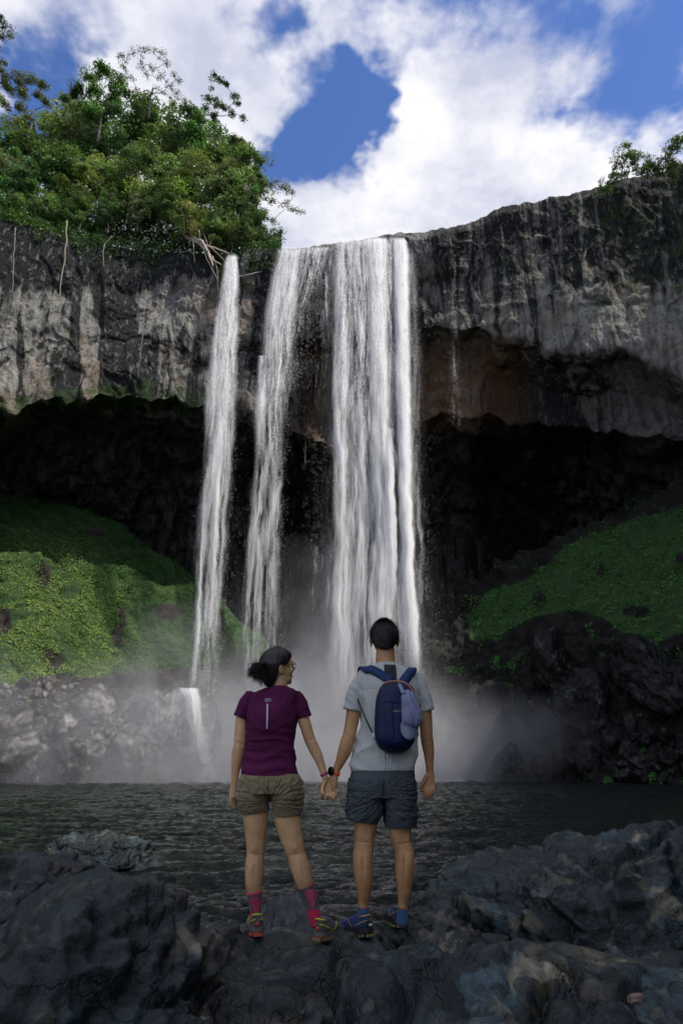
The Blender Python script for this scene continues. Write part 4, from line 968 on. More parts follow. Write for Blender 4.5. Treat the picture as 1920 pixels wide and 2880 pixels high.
special('leafy tree on the right shoulder of the wood with a ragged outline', 408, 700, 395, 560, 58.5, [(655, 395, 16), (680, 405, 16), (700, 425, 14), (715, 440, 12), (725, 455, 10), (690, 440, 18), (720, 480, 14), (735, 490, 10), (670, 430, 18), (735, 520, 14)], 8, 90, .12, .5, (.10, .16, .045), .4, .12, .5)
# shrubs along the right rim
M_ = [(1765, 430, 52, 'bushy shrub on the right rim, the tallest there', 30, 49.5), (1815, 465, 40, 'shrub between the tallest one and the right border', 26, 49.3), (1880, 455, 55, 'grey green shrub at the right border on the rim', 34, 48.5), (1735, 490, 26, 'low shrub left of the tallest one on the right rim', 20, 50.5), (1700, 520, 20, 'lowest wind swept shrub on the right rim', 16, 51.5), (1905, 395, 24, 'tree top reaching in at the right border above the rim', 20, 47)]
for j, (px, py, hh, lab, rad, y) in enumerate(M_):
    special(lab, 500 + j, px, py - hh * .6, py + hh * 1.4, y, [(px - rad * .7, py + 10, rad * .55), (px, py, rad * .7), (px + rad * .7, py + 8, rad * .55), (px - rad * .3, py - rad * .8, rad * .4), (px + rad * .3, py + rad * .7, rad * .7), (px - rad * .9, py + rad * .9, rad * .5)], 7, 60, .10, .42, (.13, .19, .06), .4, .06, .25, name='shrub', grp='shrubs on the right rim')
special('tiny lone shrub on the rim right of the waterfalls', 510, 1612, 543, 575, 53, [(1612, 548, 7), (1606, 552, 6), (1618, 554, 5)], 6, 26, .07, .25, (.05, .08, .03), .3, .03, .3, name='shrub', grp='shrubs on the right rim')

# leafy growth spilling over the left rim, and trees added round the right rim
r = np.random.default_rng(91); n = 105000
tt = r.uniform(-52, -7.5, n); q0 = np.stack([tt * .9, 0 * tt, 0 * tt], 1)
hang = .8 + 2.6 * np.clip(noise(q0, .35, 2) + .35, 0, 1) + 1.6 * np.clip(noise(q0, 1.2, 5), 0, 1)
hang += 2.6 * np.exp(-((tt + 13.5) / 4.5) ** 2) + 1.0 * np.exp(-((tt + 36) / 6) ** 2)
dr_ = r.random(n) ** .8 * 7 - .9; rz_ = np.interp(tt, th, rz); r0_ = np.interp(tt, th, rr) + dr_
zz = rz_ + np.where(dr_ < .5, -hang * r.random(n) ** 1.3 + .7, dr_ * .6 + (r.random(n) ** 1.2) * 3.0 + 2.6 * sstep(-29, -25, tt) * sstep(-12, -15, tt) * r.random(n))
pos = np.stack([CX + r0_ * np.sin(np.radians(tt)), CY + r0_ * np.cos(np.radians(tt)), zz], 1)
keep = noise(pos, .7, 4) + .25 * r.normal(size=n) > -.22; pos = pos[keep]; m = len(pos)
nr = r.normal(size=(m, 3)) * .6 + np.array([0, -.6, .6]); nr /= np.linalg.norm(nr, axis=1)[:, None]
a_ = np.cross(nr, r.normal(size=(m, 3))); a_ /= np.linalg.norm(a_, axis=1)[:, None]; b_ = np.cross(nr, a_); s = (.14 * (.6 + .8 * r.random(m)))[:, None]
V = np.stack([pos - a_ * s, pos + b_ * s * .45, pos + a_ * s, pos - b_ * s * .45], 1).reshape(-1, 3)
k_ = np.clip(.5 + fbm(pos, .5, 3), 0, 1)[:, None]; tint = ((1 - k_) * np.array([.05, .11, .025]) + k_ * np.array([.11, .18, .04])) * (.6 + .7 * r.random((m, 1)))
mk('undergrowth', V, np.arange(m * 4).reshape(-1, 4), M_tree, None, False, {'tint': np.repeat(tint, 4, 0)}, kind='stuff', label='tangled leafy growth spilling over the left cliff edge')
for i, (td, rad_, H) in enumerate([(58, 54, 9), (66, 53, 10), (76, 52, 9), (85, 52, 11), (93, 51, 10), (101, 51, 9), (109, 50, 11), (117, 50, 10), (125, 50, 11), (133, 50, 9), (141, 50, 10), (149, 50, 9)]):  # added out of view to cast broken shade
    p = rim_point(td); tree_obj('forest_tree', dense[i % 7], (rad_ * math.sin(R_(td)), CY + rad_ * math.cos(R_(td)), p[2] - .5), f'shade tree added out of view on the right hand rim, {ORD[i]} counted from the falls', 'unseen trees added on the right rim for shade', H / 10, i * 1.3)

# roots and vines
def vine(label, px_path, y, rad, mat, name='vine', cat='vine', grp='vines hanging down the left cliff', n=6):
    pts = np.concatenate([Wp([p[0]], [p[1]], y if len(p) < 3 else p[2]) for p in px_path])
    t0 = np.linspace(0, 1, len(pts)); t1 = np.linspace(0, 1, len(pts) * 7)
    q = np.stack([np.interp(t1, t0, pts[:, k]) for k in range(3)], 1)
    q += .10 * np.stack([noise(q, .9, 1), noise(q, .9, 2), 0 * t1], 1)
    mb = MB(); add_tube(mb, q, np.linspace(rad, rad * .6, len(q)), n)
    return mb.build(name, mat, None, category=cat, label=label, group=grp)
M_vine = plain('pale vine', (.30, .26, .20), .8, .3, 8)
vine('long pale vine hanging before the dark rock near the left border', [(188, 620), (186, 690), (178, 750), (170, 800), (168, 835)], 49.0, .07, M_vine)
vine('short crooked vine in the middle of the dark band', [(318, 665), (295, 685), (290, 710), (292, 750)], 50.0, .05, M_vine)
vine('thin line of a vine across the ledge left of the falls', [(412, 815), (405, 900), (396, 1000), (387, 1065)], 49.5, .03, M_vine)
vine('thin vine close to the left border', [(45, 640), (38, 740), (36, 830)], 48.6, .04, M_vine)
roots = empty('tree_roots', tuple(Wp(585, 700, 54.5)), category='roots', label='bleached tangled roots and dead limbs hanging over the rim beside the left waterfall')
def root_piece(path, y, r0, r1):
    pts = np.concatenate([Wp([a], [b], y + c) for a, b, c in path]); t0 = np.linspace(0, 1, len(pts)); t1 = np.linspace(0, 1, len(pts) * 5)
    q = np.stack([np.interp(t1, t0, pts[:, k]) for k in range(3)], 1); q += .08 * np.stack([noise(q, 1.4, 3), noise(q, 1.4, 4), noise(q, 1.4, 5)], 1)
    mb = MB(); add_tube(mb, q - np.array(roots.location), np.linspace(r0, r1, len(q)), 7); mb.build('root', M_root, roots)
bpy.context.view_layer.update()
for path, a, b in [([(545, 670, 1), (570, 680, 0), (590, 720, -.4), (600, 750, -.5)], .20, .07), ([(548, 672, 1), (575, 700, 0), (605, 735, -.2), (622, 745, 0)], .16, .05), ([(520, 665, 1.5), (555, 682, .5), (580, 690, 0), (625, 705, .6), (645, 715, 1)], .15, .05),
                   ([(590, 690, .5), (600, 640, 1), (615, 610, 1.5)], .10, .05), ([(560, 650, 1), (566, 690, .4), (585, 735, -.4), (612, 790, 0)], .09, .03), ([(570, 645, 1), (585, 690, .2), (600, 700, 0), (632, 735, .3)], .08, .03), ([(535, 640, 1), (545, 690, .5), (548, 740, .6)], .08, .03),
                   ([(668, 778, 1.5), (690, 776, 1.2), (715, 768, 1.4), (740, 762, 2)], .07, .04), ([(600, 720, 0), (612, 760, 0), (612, 820, .4)], .05, .02), ([(640, 712, 1), (650, 740, 1), (655, 770, 1.2)], .05, .02)]:
    root_piece(path, 55.0, a, b)
# ---------------------------------------------------------------- people
K_ = 2.306
YM, YW = 4.35, 4.30
def cw(X, Y, y):                      # measured position on the figures -> world
    return Wp(600 + np.asarray(X, float) / K_, 1700 + np.asarray(Y, float) / K_, y)
def cs_(Y, y):                        # metres per measured unit at that height
    py = 1700 + Y / K_; v = (1440 - py) / 1920
    return y / (_c - v * _s) / 1920 / K_
def interp_rows(A, k):
    """smooth (Catmull-Rom) resampling of key rows"""
    A = np.asarray(A, float); n = len(A); out = []
    P = np.vstack([2 * A[0] - A[1], A, 2 * A[-1] - A[-2]])
    for i in range(n - 1):
        for j in range(k):
            t = j / k; p0, p1, p2, p3 = P[i], P[i + 1], P[i + 2], P[i + 3]
            out.append(.5 * (2 * p1 + (p2 - p0) * t + (2 * p0 - 5 * p1 + 4 * p2 - p3) * t * t + (3 * p1 - p0 - 3 * p2 + p3) * t ** 3))
    out.append(A[-1]); return np.array(out)
def cap_rings(R):
    """rings (m,n,3) -> closed mesh"""
    m, n = R.shape[:2]; V = R.reshape(-1, 3); F = grid_faces(m, n, True); k = np.arange(n)
    V = np.vstack([V, R[0].mean(0), R[-1].mean(0)])
    T = np.concatenate([np.stack([np.full(n, m * n), (k + 1) % n, k], 1), np.stack([np.full(n, m * n + 1), (m - 1) * n + k, (m - 1) * n + (k + 1) % n], 1)])
    return V, F, T
class Body:
    def __init__(s, y): s.y = y; s.mb = MB()
    def addr(s, R):
        V, F, T = cap_rings(R); b = s.mb.n; s.mb.add(V, F); s.mb.F3.append(T + b)
    def loft(s, rows, k=4, n=40, p=2.3, dy=0.0):
        """rows: (Y, left, right, half depth[, depth shift])"""
        rows = [tuple(r) + (0.0,) * (5 - len(r)) for r in rows]; A = interp_rows(rows, k)
        an = np.arange(n) * 2 * math.pi / n; ca, sa = np.cos(an), np.sin(an)
        ca = np.sign(ca) * np.abs(ca) ** (2 / p); sa = np.sign(sa) * np.abs(sa) ** (2 / p)
        R = []
        for (Y, L, Rr, hd, sh) in A:
            y = s.y + dy + sh; c = cw((L + Rr) / 2, Y, y); w = (Rr - L) / 2 * cs_(Y, y)
            R.append(np.stack([c[0] + w * ca, c[1] + hd * sa, np.full(n, c[2])], 1))
        s.addr(np.array(R))
    def limb(s, rows, k=4, n=20, dr=1.0, end=True):
        """rows: (X, Y, radius[, depth shift, depth ratio]); rings square to the axis, round ended"""
        rows = [tuple(r) + ((0.0, dr)[len(r) - 3:] if len(r) < 5 else ()) for r in rows]; A = interp_rows(rows, k)
        C = np.array([cw(a[0], a[1], s.y + a[3]) for a in A]); rad = np.array([a[2] * cs_(a[1], s.y + a[3]) for a in A])
        T = np.gradient(C, axis=0); T /= np.linalg.norm(T, axis=1)[:, None]
        an = np.arange(n) * 2 * math.pi / n; R = []
        def ring(c, t, r, q):
            a = np.cross(t, [0, 1, 0]); a /= np.linalg.norm(a) + 1e-9; b = np.cross(a, t)
            return c + r * (np.cos(an)[:, None] * a + q * np.sin(an)[:, None] * b)
        for g in (.25, .7, .95): R.append(ring(C[0] - T[0] * rad[0] * math.sqrt(1 - g * g) * .6, T[0], rad[0] * g, A[0][4]))
        for i in range(len(C)): R.append(ring(C[i], T[i], rad[i], A[i][4]))
        for g in ((.95, .7, .25) if end else ()): R.append(ring(C[-1] + T[-1] * rad[-1] * math.sqrt(1 - g * g) * .6, T[-1], rad[-1] * g, A[-1][4]))
        s.addr(np.array(R))
    def chain(s, pts, r0, r1, n=10, k=4):
        """finger: 3d points"""
        A = interp_rows(np.asarray(pts, float), k); rad = np.linspace(r0, r1, len(A))
        T = np.gradient(A, axis=0); T /= np.linalg.norm(T, axis=1)[:, None] + 1e-9
        an = np.arange(n) * 2 * math.pi / n; R = []
        ref = np.array([0.3, .8, .2])
        def ring(c, t, r):
            a = np.cross(t, ref); a /= np.linalg.norm(a) + 1e-9; b = np.cross(a, t); return c + r * (np.cos(an)[:, None] * a + np.sin(an)[:, None] * b)
        for g in (.3, .8): R.append(ring(A[0] - T[0] * r0 * .5 * (1 - g), T[0], r0 * g))
        for i in range(len(A)): R.append(ring(A[i], T[i], rad[i]))
        for g in (.85, .5, .15): R.append(ring(A[-1] + T[-1] * r1 * math.sqrt(1 - g * g), T[-1], r1 * g))
        s.addr(np.array(R))
    def ell(s, c, r, M=None, sub=3):
        V, F = ico(sub); V = V * np.array(r)
        if M is not None: V = V @ np.asarray(M).T
        s.mb.add(V + np.array(c), F)
def finish(body, voxel, smooth_it=4, disp=None, name='mesh'):
    """join everything into one continuous skin"""
    F = [np.concatenate(x) for x in (body.mb.F3, body.mb.F4) if x]
    me = mesh_data('tmp', np.concatenate(body.mb.V), F)
    o = bpy.data.objects.new('tmp', me); COL.objects.link(o)
    m = o.modifiers.new('r', 'REMESH'); m.mode = 'VOXEL'; m.voxel_size = voxel; m.use_smooth_shade = True
    if smooth_it:
        q = o.modifiers.new('s', 'SMOOTH'); q.factor = .5; q.iterations = smooth_it
    dg = bpy.context.evaluated_depsgraph_get(); ev = o.evaluated_get(dg); me2 = bpy.data.meshes.new_from_object(ev)
    bpy.data.objects.remove(o); bpy.data.meshes.remove(me)
    n = len(me2.vertices); V = np.empty(n * 3, np.float32); me2.vertices.foreach_get('co', V); V = V.reshape(-1, 3).astype(float)
    N = np.empty(n * 3, np.float32); me2.vertices.foreach_get('normal', N); N = N.reshape(-1, 3).astype(float)
    if disp is not None:
        V = V + N * disp(V, N)[:, None]; me2.vertices.foreach_set('co', V.astype(np.float32).ravel()); me2.update()
    me2.name = name; return me2
def inv_c(V):
    """world -> measured coordinates on the figures"""
    px, py = to_pix(V); return (px - 600) * K_, (py - 1700) * K_

# --- materials
def skin(name, a, b, hairy=0.0):
    t = NT(name); p = t.coord(kind='World')
    n = t.noise(p, 9, 4, .6); n2 = t.noise(p, 160, 3, .6)
    c = t.mix(t.ramp(n, [(.35, 0.0), (.65, 1.0)]), a, b)
    if hairy: c = t.mix(t.math('MULTIPLY', t.ramp(t.noise(t.coord((1, 1, .15), 'World'), 260, 3, .7), [(.55, 0.0), (.7, 1.0)]), hairy), c, (.05, .03, .02))
    t.bsdf(color=c, rough=.48, normal=t.bump(n2, .25, .002), spec=.4, sss=.06); return t.m
M_skin_m = skin('tanned skin', (.58, .33, .15), (.42, .215, .095), .25)
M_skin_w = skin('light skin', (.72, .45, .235), (.56, .32, .155))
def cloth(name, a, b, scale=300, rough=.85, bumpd=.0015, big=6, sheen=.2, stain=.0):
    t = NT(name); p = t.coord(kind='World'); n = t.noise(p, scale, 2, .7); n2 = t.noise(p, big, 5, .6)
    c = t.mix(t.ramp(n2, [(.35, 0.0), (.65, 1.0)]), a, b)
    c = t.mix(t.math('MULTIPLY', n, .35), c, tuple(x * .55 for x in a))
    t.bsdf(color=c, rough=rough, normal=t.bump(n, .5, bumpd, t.bump(n2, .35, .01)), spec=.3, sheen=sheen); return t.m
M_tee_m = cloth('grey marl knit', (.50, .52, .48), (.58, .60, .56))
M_tee_w = cloth('deep purple knit', (.075, .006, .044), (.125, .010, .074), sheen=.0)
M_short_m = cloth('dark slate fabric', (.062, .075, .085), (.08, .094, .105), 400, .7, sheen=.0)
M_short_w = cloth('khaki fabric', (.20, .155, .08), (.28, .22, .12), 400, .7)
def hair_mat():
    t = NT('black hair'); p = t.coord((1, 1, .25), 'World'); n = t.noise(p, 180, 3, .6)
    t.bsdf(color=t.mix(n, (.006, .005, .005), (.022, .017, .014)), rough=.38, normal=t.bump(n, .6, .003), spec=.5); return t.m
M_hair = hair_mat()
M_reflect = plain('silver reflective print', (.62, .62, .66), .35, .1, 60)
M_black = plain('black plastic', (.01, .01, .012), .2)
M_eye = plain('eye white', (.7, .68, .65), .2)

def head(B, c, yaw, pitch, sc=1.0, female=False):
    """adds a head with face and ears; local +y is the way the face looks"""
    M = np.array(Matrix.Rotation(yaw, 3, 'Z') @ Matrix.Rotation(pitch, 3, 'X'))
    c = np.array(c)
    def E(p, r, sub=3): B.ell(c + M @ (np.array(p) * sc), np.array(r) * sc, M, sub)
    E((0, -.005, .0), (.076, .095, .088), 4); E((0, .03, -.045), (.063, .062, .062)); E((0, .045, -.085), (.048, .045, .038))
    E((0, .072, -.108), (.020, .018, .017)); E((0, .085, .005), (.048, .014, .022)); E((.028, .078, -.042), (.024, .018, .022)); E((-.028, .078, -.042), (.024, .018, .022))
    E((0, .103, -.030), (.011, .017, .015)); E((0, .096, -.012), (.008, .012, .024)); E((0, .088, -.072), (.022, .012, .006)); E((0, .089, -.080), (.019, .012, .006))
    for s in (-1, 1):
        E((s * .080, -.004, -.036), (.007, .018, .030)); E((s * .085, -.012, -.028), (.006, .008, .022)); E((s * .078, .004, -.055), (.006, .009, .010))
    return M
def hair_cap(c, M, sc, low_fn, thick, parent, seed, strands=2600, slen=.02, r0=(.076, .095, .088), name='hair', extra=None, sdir=None):
    """hair over the skull: a cap whose lower edge depends on the direction, plus fine strands"""
    r = np.random.default_rng(seed); c = np.array(c)
    na, ne = 140, 70; az = np.linspace(-math.pi, math.pi, na, endpoint=False)
    e0 = np.array([low_fn(abs(a)) for a in az])                     # elevation of the hairline, az 0 = back
    R = []
    for j in range(ne):
        f = j / (ne - 1); el = e0 + (math.pi / 2 - .001 - e0) * f
        d = np.stack([np.sin(az) * np.cos(el), -np.cos(az) * np.cos(el), np.sin(el)], 1)
        th_ = thick * np.clip(f / .10, .15, 1) ** .5
        rad = np.array(r0) + th_
        p = d * (rad if np.ndim(th_) == 0 else rad[None]) 
        p = p * (1 + .028 * noise(np.stack([az * 9, 0 * az + f * 2, 0 * az], 1), 1.0, seed)[:, None] + .012 * noise(np.stack([az * 30, 0 * az + f * 3, 0 * az], 1), 1.0, seed)[:, None])
        if extra is not None: p = extra(p, d)
        R.append(c + (p * sc) @ M.T)
    R = np.array(R); V, F, T = cap_rings(R); mb = MB(); mb.add(V, F); mb.F3.append(T)
    i = r.integers(1, ne - 1, strands); k = r.integers(0, na, strands)
    b = R[i, k]; nrm = b - c; nrm /= np.linalg.norm(nrm, axis=1)[:, None]
    down = np.array([0, 0, -1.0]) if sdir is None else np.array(sdir)
    dn = down - nrm * (nrm @ down)[:, None]; dn /= np.linalg.norm(dn, axis=1)[:, None] + 1e-6
    dd = dn + nrm * (.28 + .25 * r.random(strands))[:, None] + .25 * r.normal(size=(strands, 3)); dd /= np.linalg.norm(dd, axis=1)[:, None]
    side = np.cross(dd, nrm); side /= np.linalg.norm(side, axis=1)[:, None] + 1e-9
    L = (slen * (.5 + r.random(strands)))[:, None]
    Vs = np.stack([b - side * .0012, b + side * .0012, b + dd * L], 1).reshape(-1, 3)
    base = mb.n; mb.V.append(Vs); mb.F3.append(np.arange(strands * 3).reshape(-1, 3) + base); mb.n += len(Vs)
    return mb.build(name, M_hair, parent)
def ribbon(pts, nrm, w, th_, mat, name, parent):
    """flat strap along 3d points; nrm: outward normals"""
    P = interp_rows(pts, 5); Nn = interp_rows(nrm, 5); Nn /= np.linalg.norm(Nn, axis=1)[:, None]
    T = np.gradient(P, axis=0); T /= np.linalg.norm(T, axis=1)[:, None]; Sd = np.cross(T, Nn); Sd /= np.linalg.norm(Sd, axis=1)[:, None]
    wv = np.broadcast_to(w, (len(P),))[:, None] / 2
    R = np.stack([P - Sd * wv, P - Sd * wv * .96 + Nn * th_, P + Sd * wv * .96 + Nn * th_, P + Sd * wv], 1)
    V, F, Tt = cap_rings(R); return mk(name, V, [Tt, F], mat, parent, True)
def patch(poly, y, mat, name, parent, th_=.0012, surf=None):
    """thin print: polygon in measured coordinates laid on a surface"""
    n = len(poly); P = np.array([cw(a, b, y) for a, b in poly])
    return None
def ray_to(me, X, Y, off=.0015):
    """point where the view line through measured (X, Y) meets a mesh"""
    d = Vector(cw(X, Y, 5.0)) - Vector((0, 0, CAM_Z)); d.normalize()
    from mathutils.bvhtree import BVHTree
    if me.name not in _bvh:
        vs = [v.co for v in me.vertices]; _bvh[me.name] = BVHTree.FromPolygons(vs, [tuple(p.vertices) for p in me.polygons])
    h = _bvh[me.name].ray_cast(Vector((0, 0, CAM_Z)), d)
    if h[0] is None: return np.array(cw(X, Y, YM - .15)), np.array([0, -1., 0])
    nn = h[1] if h[1].dot(d) < 0 else -h[1]
    return np.array(h[0] + nn * off), np.array(nn)
_bvh = {}
def decal_strip(me, path, w, mat, name, parent, k=6, off=.0015, th_=.001):
    """narrow band fixed on a surface along a path in measured coordinates"""
    A = interp_rows(np.array(path, float), k); A2 = []
    P = []; Nn = []
    for a in A:
        p, n = ray_to(me, a[0], a[1], off); P.append(p); Nn.append(n)
    P, Nn = np.array(P), np.array(Nn); T = np.gradient(P, axis=0); T /= np.linalg.norm(T, axis=1)[:, None] + 1e-9
    Nn = np.array([0, -1, .15]) * .6 + Nn * .4; Nn /= np.linalg.norm(Nn, axis=1)[:, None]
    Sd = np.cross(T, Nn); Sd /= np.linalg.norm(Sd, axis=1)[:, None] + 1e-9
    ww = np.interp(np.linspace(0, 1, len(P)), np.linspace(0, 1, len(np.atleast_1d(w))), np.atleast_1d(w)) if np.ndim(w) else np.full(len(P), w)
    R = np.stack([P - Sd * ww[:, None] / 2, P - Sd * ww[:, None] / 2 + Nn * th_, P + Sd * ww[:, None] / 2 + Nn * th_, P + Sd * ww[:, None] / 2], 1)
    V, F, Tt = cap_rings(R); return mk(name, V, [Tt, F], mat, parent, True)
def text_mesh(txt, size, mat, name, parent, loc, rot, ext=.0004, font_scale=(1, 1)):
    cu = bpy.data.curves.new('t', 'FONT'); cu.body = txt; cu.size = size; cu.extrude = ext; cu.align_x = 'CENTER'
    o = bpy.data.objects.new('t', cu); COL.objects.link(o); dg = bpy.context.evaluated_depsgraph_get()
    me = bpy.data.meshes.new_from_object(o.evaluated_get(dg)); bpy.data.objects.remove(o)
    me.materials.clear(); me.materials.append(mat); o = obj(name, me, parent, loc); o.rotation_euler = rot; o.scale = (font_scale[0], font_scale[1], 1); return o

def limb_detail(creases, furrows):
    """knee and elbow creases, calf furrows"""
    def f(V, N):
        X, Y = inv_c(V); d = .0012 * fbm(V, 22, 3, .5, 4); back = (N[:, 1] < .1)
        for (x0, y0, x1, y1, w_, a_) in creases:
            t = np.clip(((X - x0) * (x1 - x0) + (Y - y0) * (y1 - y0)) / ((x1 - x0) ** 2 + (y1 - y0) ** 2), 0, 1)
            ds = np.hypot(X - x0 - t * (x1 - x0), Y - y0 - t * (y1 - y0)); d += back * a_ * np.exp(-(ds / w_) ** 2) * np.sin(np.pi * np.clip(t, .08, .92))
        return d
    return f
# ================= the woman
pw = empty('person', (0, 0, 0), category='person', label='woman in a purple T-shirt, khaki shorts and pink socks, holding hands')
B = Body(YW)
B.loft([(535, 385, 470, .05), (560, 330, 505, .065), (600, 250, 545, .08), (680, 240, 530, .10), (780, 240, 515, .10), (880, 238, 500, .088), (960, 228, 505, .088), (1060, 205, 525, .098), (1150, 185, 555, .115), (1215, 195, 550, .11)], p=2.2)
B.limb([(262, 1220, 88, 0), (268, 1300, 84), (275, 1400, 79), (276, 1480, 71), (274, 1560, 62, -.004), (272, 1620, 57, -.004), (268, 1690, 61, -.012), (265, 1740, 60, -.014), (263, 1800, 56, -.010), (267, 1865, 48, -.002), (272, 1930, 37, .004), (275, 1990, 33, .006), (272, 2060, 34, .01)])
B.limb([(462, 1220, 90), (472, 1300, 90), (483, 1400, 87), (500, 1480, 78), (520, 1560, 67, -.004), (537, 1620, 60, -.004), (557, 1690, 62, -.012), (574, 1740, 61, -.014), (590, 1790, 58, -.010), (606, 1840, 51, -.002), (627, 1905, 42, .004), (648, 1980, 37, .006), (664, 2060, 37, .01)])
B.limb([(520, 600, 44), (560, 680, 44), (583, 745, 40), (605, 810, 38), (627, 880, 36), (655, 940, 36), (683, 1000, 31), (703, 1055, 25), (717, 1100, 21), (727, 1128, 21, .0, .8), (733, 1150, 24, .01, .6)])
B.limb([(240, 610, 42), (200, 680, 40), (181, 740, 36), (176, 820, 38), (173, 900, 40), (162, 960, 40), (153, 1020, 36), (143, 1090, 27), (137, 1150, 22), (133, 1190, 25, 0, .7), (127, 1245, 25, .0, .55)], dr=1.0)
def pt(X, Y, y): return cw(X, Y, y)
y0 = YW
for pts in ([(112, 1240, 0), (112, 1275, .0), (128, 1305, .012), (148, 1322, .028)], [(122, 1245, 0), (124, 1282, .01), (140, 1312, .025), (158, 1318, .04)], [(134, 1248, .01), (140, 1282, .02), (152, 1300, .035), (166, 1305, .05)], [(142, 1245, .02), (150, 1270, .03), (160, 1290, .045), (168, 1294, .055)]):
    B.chain([pt(a, b, y0 + c) for a, b, c in pts], .0085, .0068)
B.chain([pt(143, 1190, y0 + .012), pt(158, 1215, y0 + .03), pt(162, 1250, y0 + .04)], .010, .008)
# her right hand: palm turned back, fingers laced over the back of his hand
yh = YW - .005
B.limb([(731, 1135, 24, .008, .6), (735, 1165, 32, .012, .42), (738, 1210, 33, .014, .36), (742, 1228, 28, .014, .36)])
for pts in ([(770, 1215, .0), (792, 1232, -.02), (806, 1222, -.055), (793, 1203, -.062)], [(758, 1228, .0), (782, 1250, -.02), (798, 1240, -.055), (766, 1226, -.062)], [(745, 1234, .0), (765, 1262, -.018), (779, 1262, -.05), (745, 1238, -.062)], [(726, 1228, .0), (732, 1255, -.015), (742, 1258, -.04), (728, 1236, -.055)]):
    B.chain([pt(a, b, yh + c) for a, b, c in pts], .0080, .0068)
B.chain([pt(722, 1150, yh + .005), pt(708, 1180, yh - .01), pt(704, 1212, yh - .02), pt(712, 1228, yh - .03)], .0115, .0085)
hw = cw(412, 390, YW - .005); MW = head(B, hw, R_(-64), R_(6), 1.0, True)
B.limb([(440, 470, 50, .0), (430, 520, 50, .0), (425, 570, 55, .0)])
me = finish(B, .0042, 4, limb_detail([(228, 1618, 318, 1630, 7, -.004), (490, 1632, 585, 1612, 7, -.004), (262, 1560, 262, 1612, 16, .004), (250, 1640, 250, 1760, 16, .003), (290, 1640, 285, 1740, 16, .0025), (270, 1660, 268, 1800, 7, -.003), (545, 1640, 580, 1780, 16, .003), (566, 1650, 596, 1800, 7, -.003),
                                            (140, 895, 205, 912, 8, -.004), (178, 905, 182, 930, 9, -.004), (605, 882, 655, 872, 8, -.004), (636, 886, 640, 900, 8, -.004), (275, 1860, 275, 1960, 10, .002), (520, 1560, 535, 1605, 16, .004)], None), name='body'); me.materials.append(M_skin_w); obj('body', me, pw)
# hair
def lowW(a): return np.interp(a, [0, .8, 1.2, 1.42, 1.62, 1.95, 2.2, math.pi], [-1.15, -1.10, -.80, -.22, -.12, -.10, .22, .52])
def napeW(p, d):
    k = np.clip(-d[:, 2], 0, 1) * np.clip(.25 - d[:, 1], 0, 1)
    return p * np.stack([1 - .25 * k, 1 + 0 * k, 1 + .85 * k], 1)
hair_cap(hw, MW, 1.0, lowW, .018, pw, 11, 1500, .013, sdir=(-.9, -.3, -.05), extra=napeW)
r = np.random.default_rng(4); mb = MB()
tie = np.array(cw(352, 400, YW - .06))
for k in range(420):
    e = r.random(); big = k < 120
    tx = 362 - 140 * e + 12 * r.normal(); ty = 540 - 75 * (e ** 1.6) * 1.0 + 10 * r.normal() - (60 * r.random() if not big else 25 * r.random())
    p0 = tie + r.normal(size=3) * (.008, .012, .014)
    pts = [p0 + np.array([.035, .02, .005]) , p0, np.array(cw(330 - 50 * e + 6 * r.normal(), 378 + 20 * r.random(), YW - .09 + .02 * r.normal())), np.array(cw(325 - 92 * e + 8 * r.normal(), 430 + 18 * r.normal(), YW - .085 + .025 * r.normal())), np.array(cw(tx, ty, YW - .07 + .03 * r.normal()))]
    P = interp_rows(pts, 4); add_tube(mb, P, np.linspace(.0032 if big else .0011, .0005, len(P)), 4)
mb.build('ponytail', M_hair, pw)
mb = MB(); a_ = np.linspace(0, 2 * math.pi, 20)
add_tube(mb, tie + np.stack([.006 * np.sin(a_) , .022 * np.cos(a_), .022 * np.sin(a_)], 1), .005, 6); mb.build('hair_tie', plain('dark hair tie', (.03, .02, .03), .7), pw)
for s in (-1, 1):
    V, F = ico(3); p = hw + MW @ np.array([s * .031, .078, -.016]); mk('eye', V * .0125 + p, F, M_eye, pw)
# glasses
mb = MB(); M_gl = plain('dark brown spectacle frame', (.03, .012, .01), .25)
for s in (-1, 1):
    a = np.linspace(0, 2 * math.pi, 25); ring = np.stack([s * .034 + .024 * np.cos(a), .106 - .004 * np.abs(np.cos(a)) + 0 * a, -.014 + .016 * np.sin(a)], 1)
    add_tube(mb, hw + ring @ MW.T, .0018, 6)
    add_tube(mb, hw + np.array([[s * .058, .104, -.010], [s * .078, .085, -.012], [s * .086, .03, -.016], [s * .088, -.005, -.022]]) @ MW.T, .0017, 6)
add_tube(mb, hw + np.array([[-.010, .107, -.010], [0, .110, -.008], [.010, .107, -.010]]) @ MW.T, .0016, 6)
g = mb.build('glasses', M_gl, pw)
lens = NT('clear lens'); lens.bsdf(color=(.9, .92, .95), rough=.03, trans=.9, ior=1.3)
for s in (-1, 1):
    a = np.linspace(0, 2 * math.pi, 24, endpoint=False); L = np.stack([s * .034 + .023 * np.cos(a), .1055 + 0 * a, -.014 + .015 * np.sin(a)], 1)
    L = np.vstack([L, L + [0, .0012, 0]]) @ MW.T + hw; k = np.arange(24)
    mk('lens', L, [np.stack([k, (k + 1) % 24, (k + 1) % 24 + 24, k + 24], 1), ], lens.m, g); 
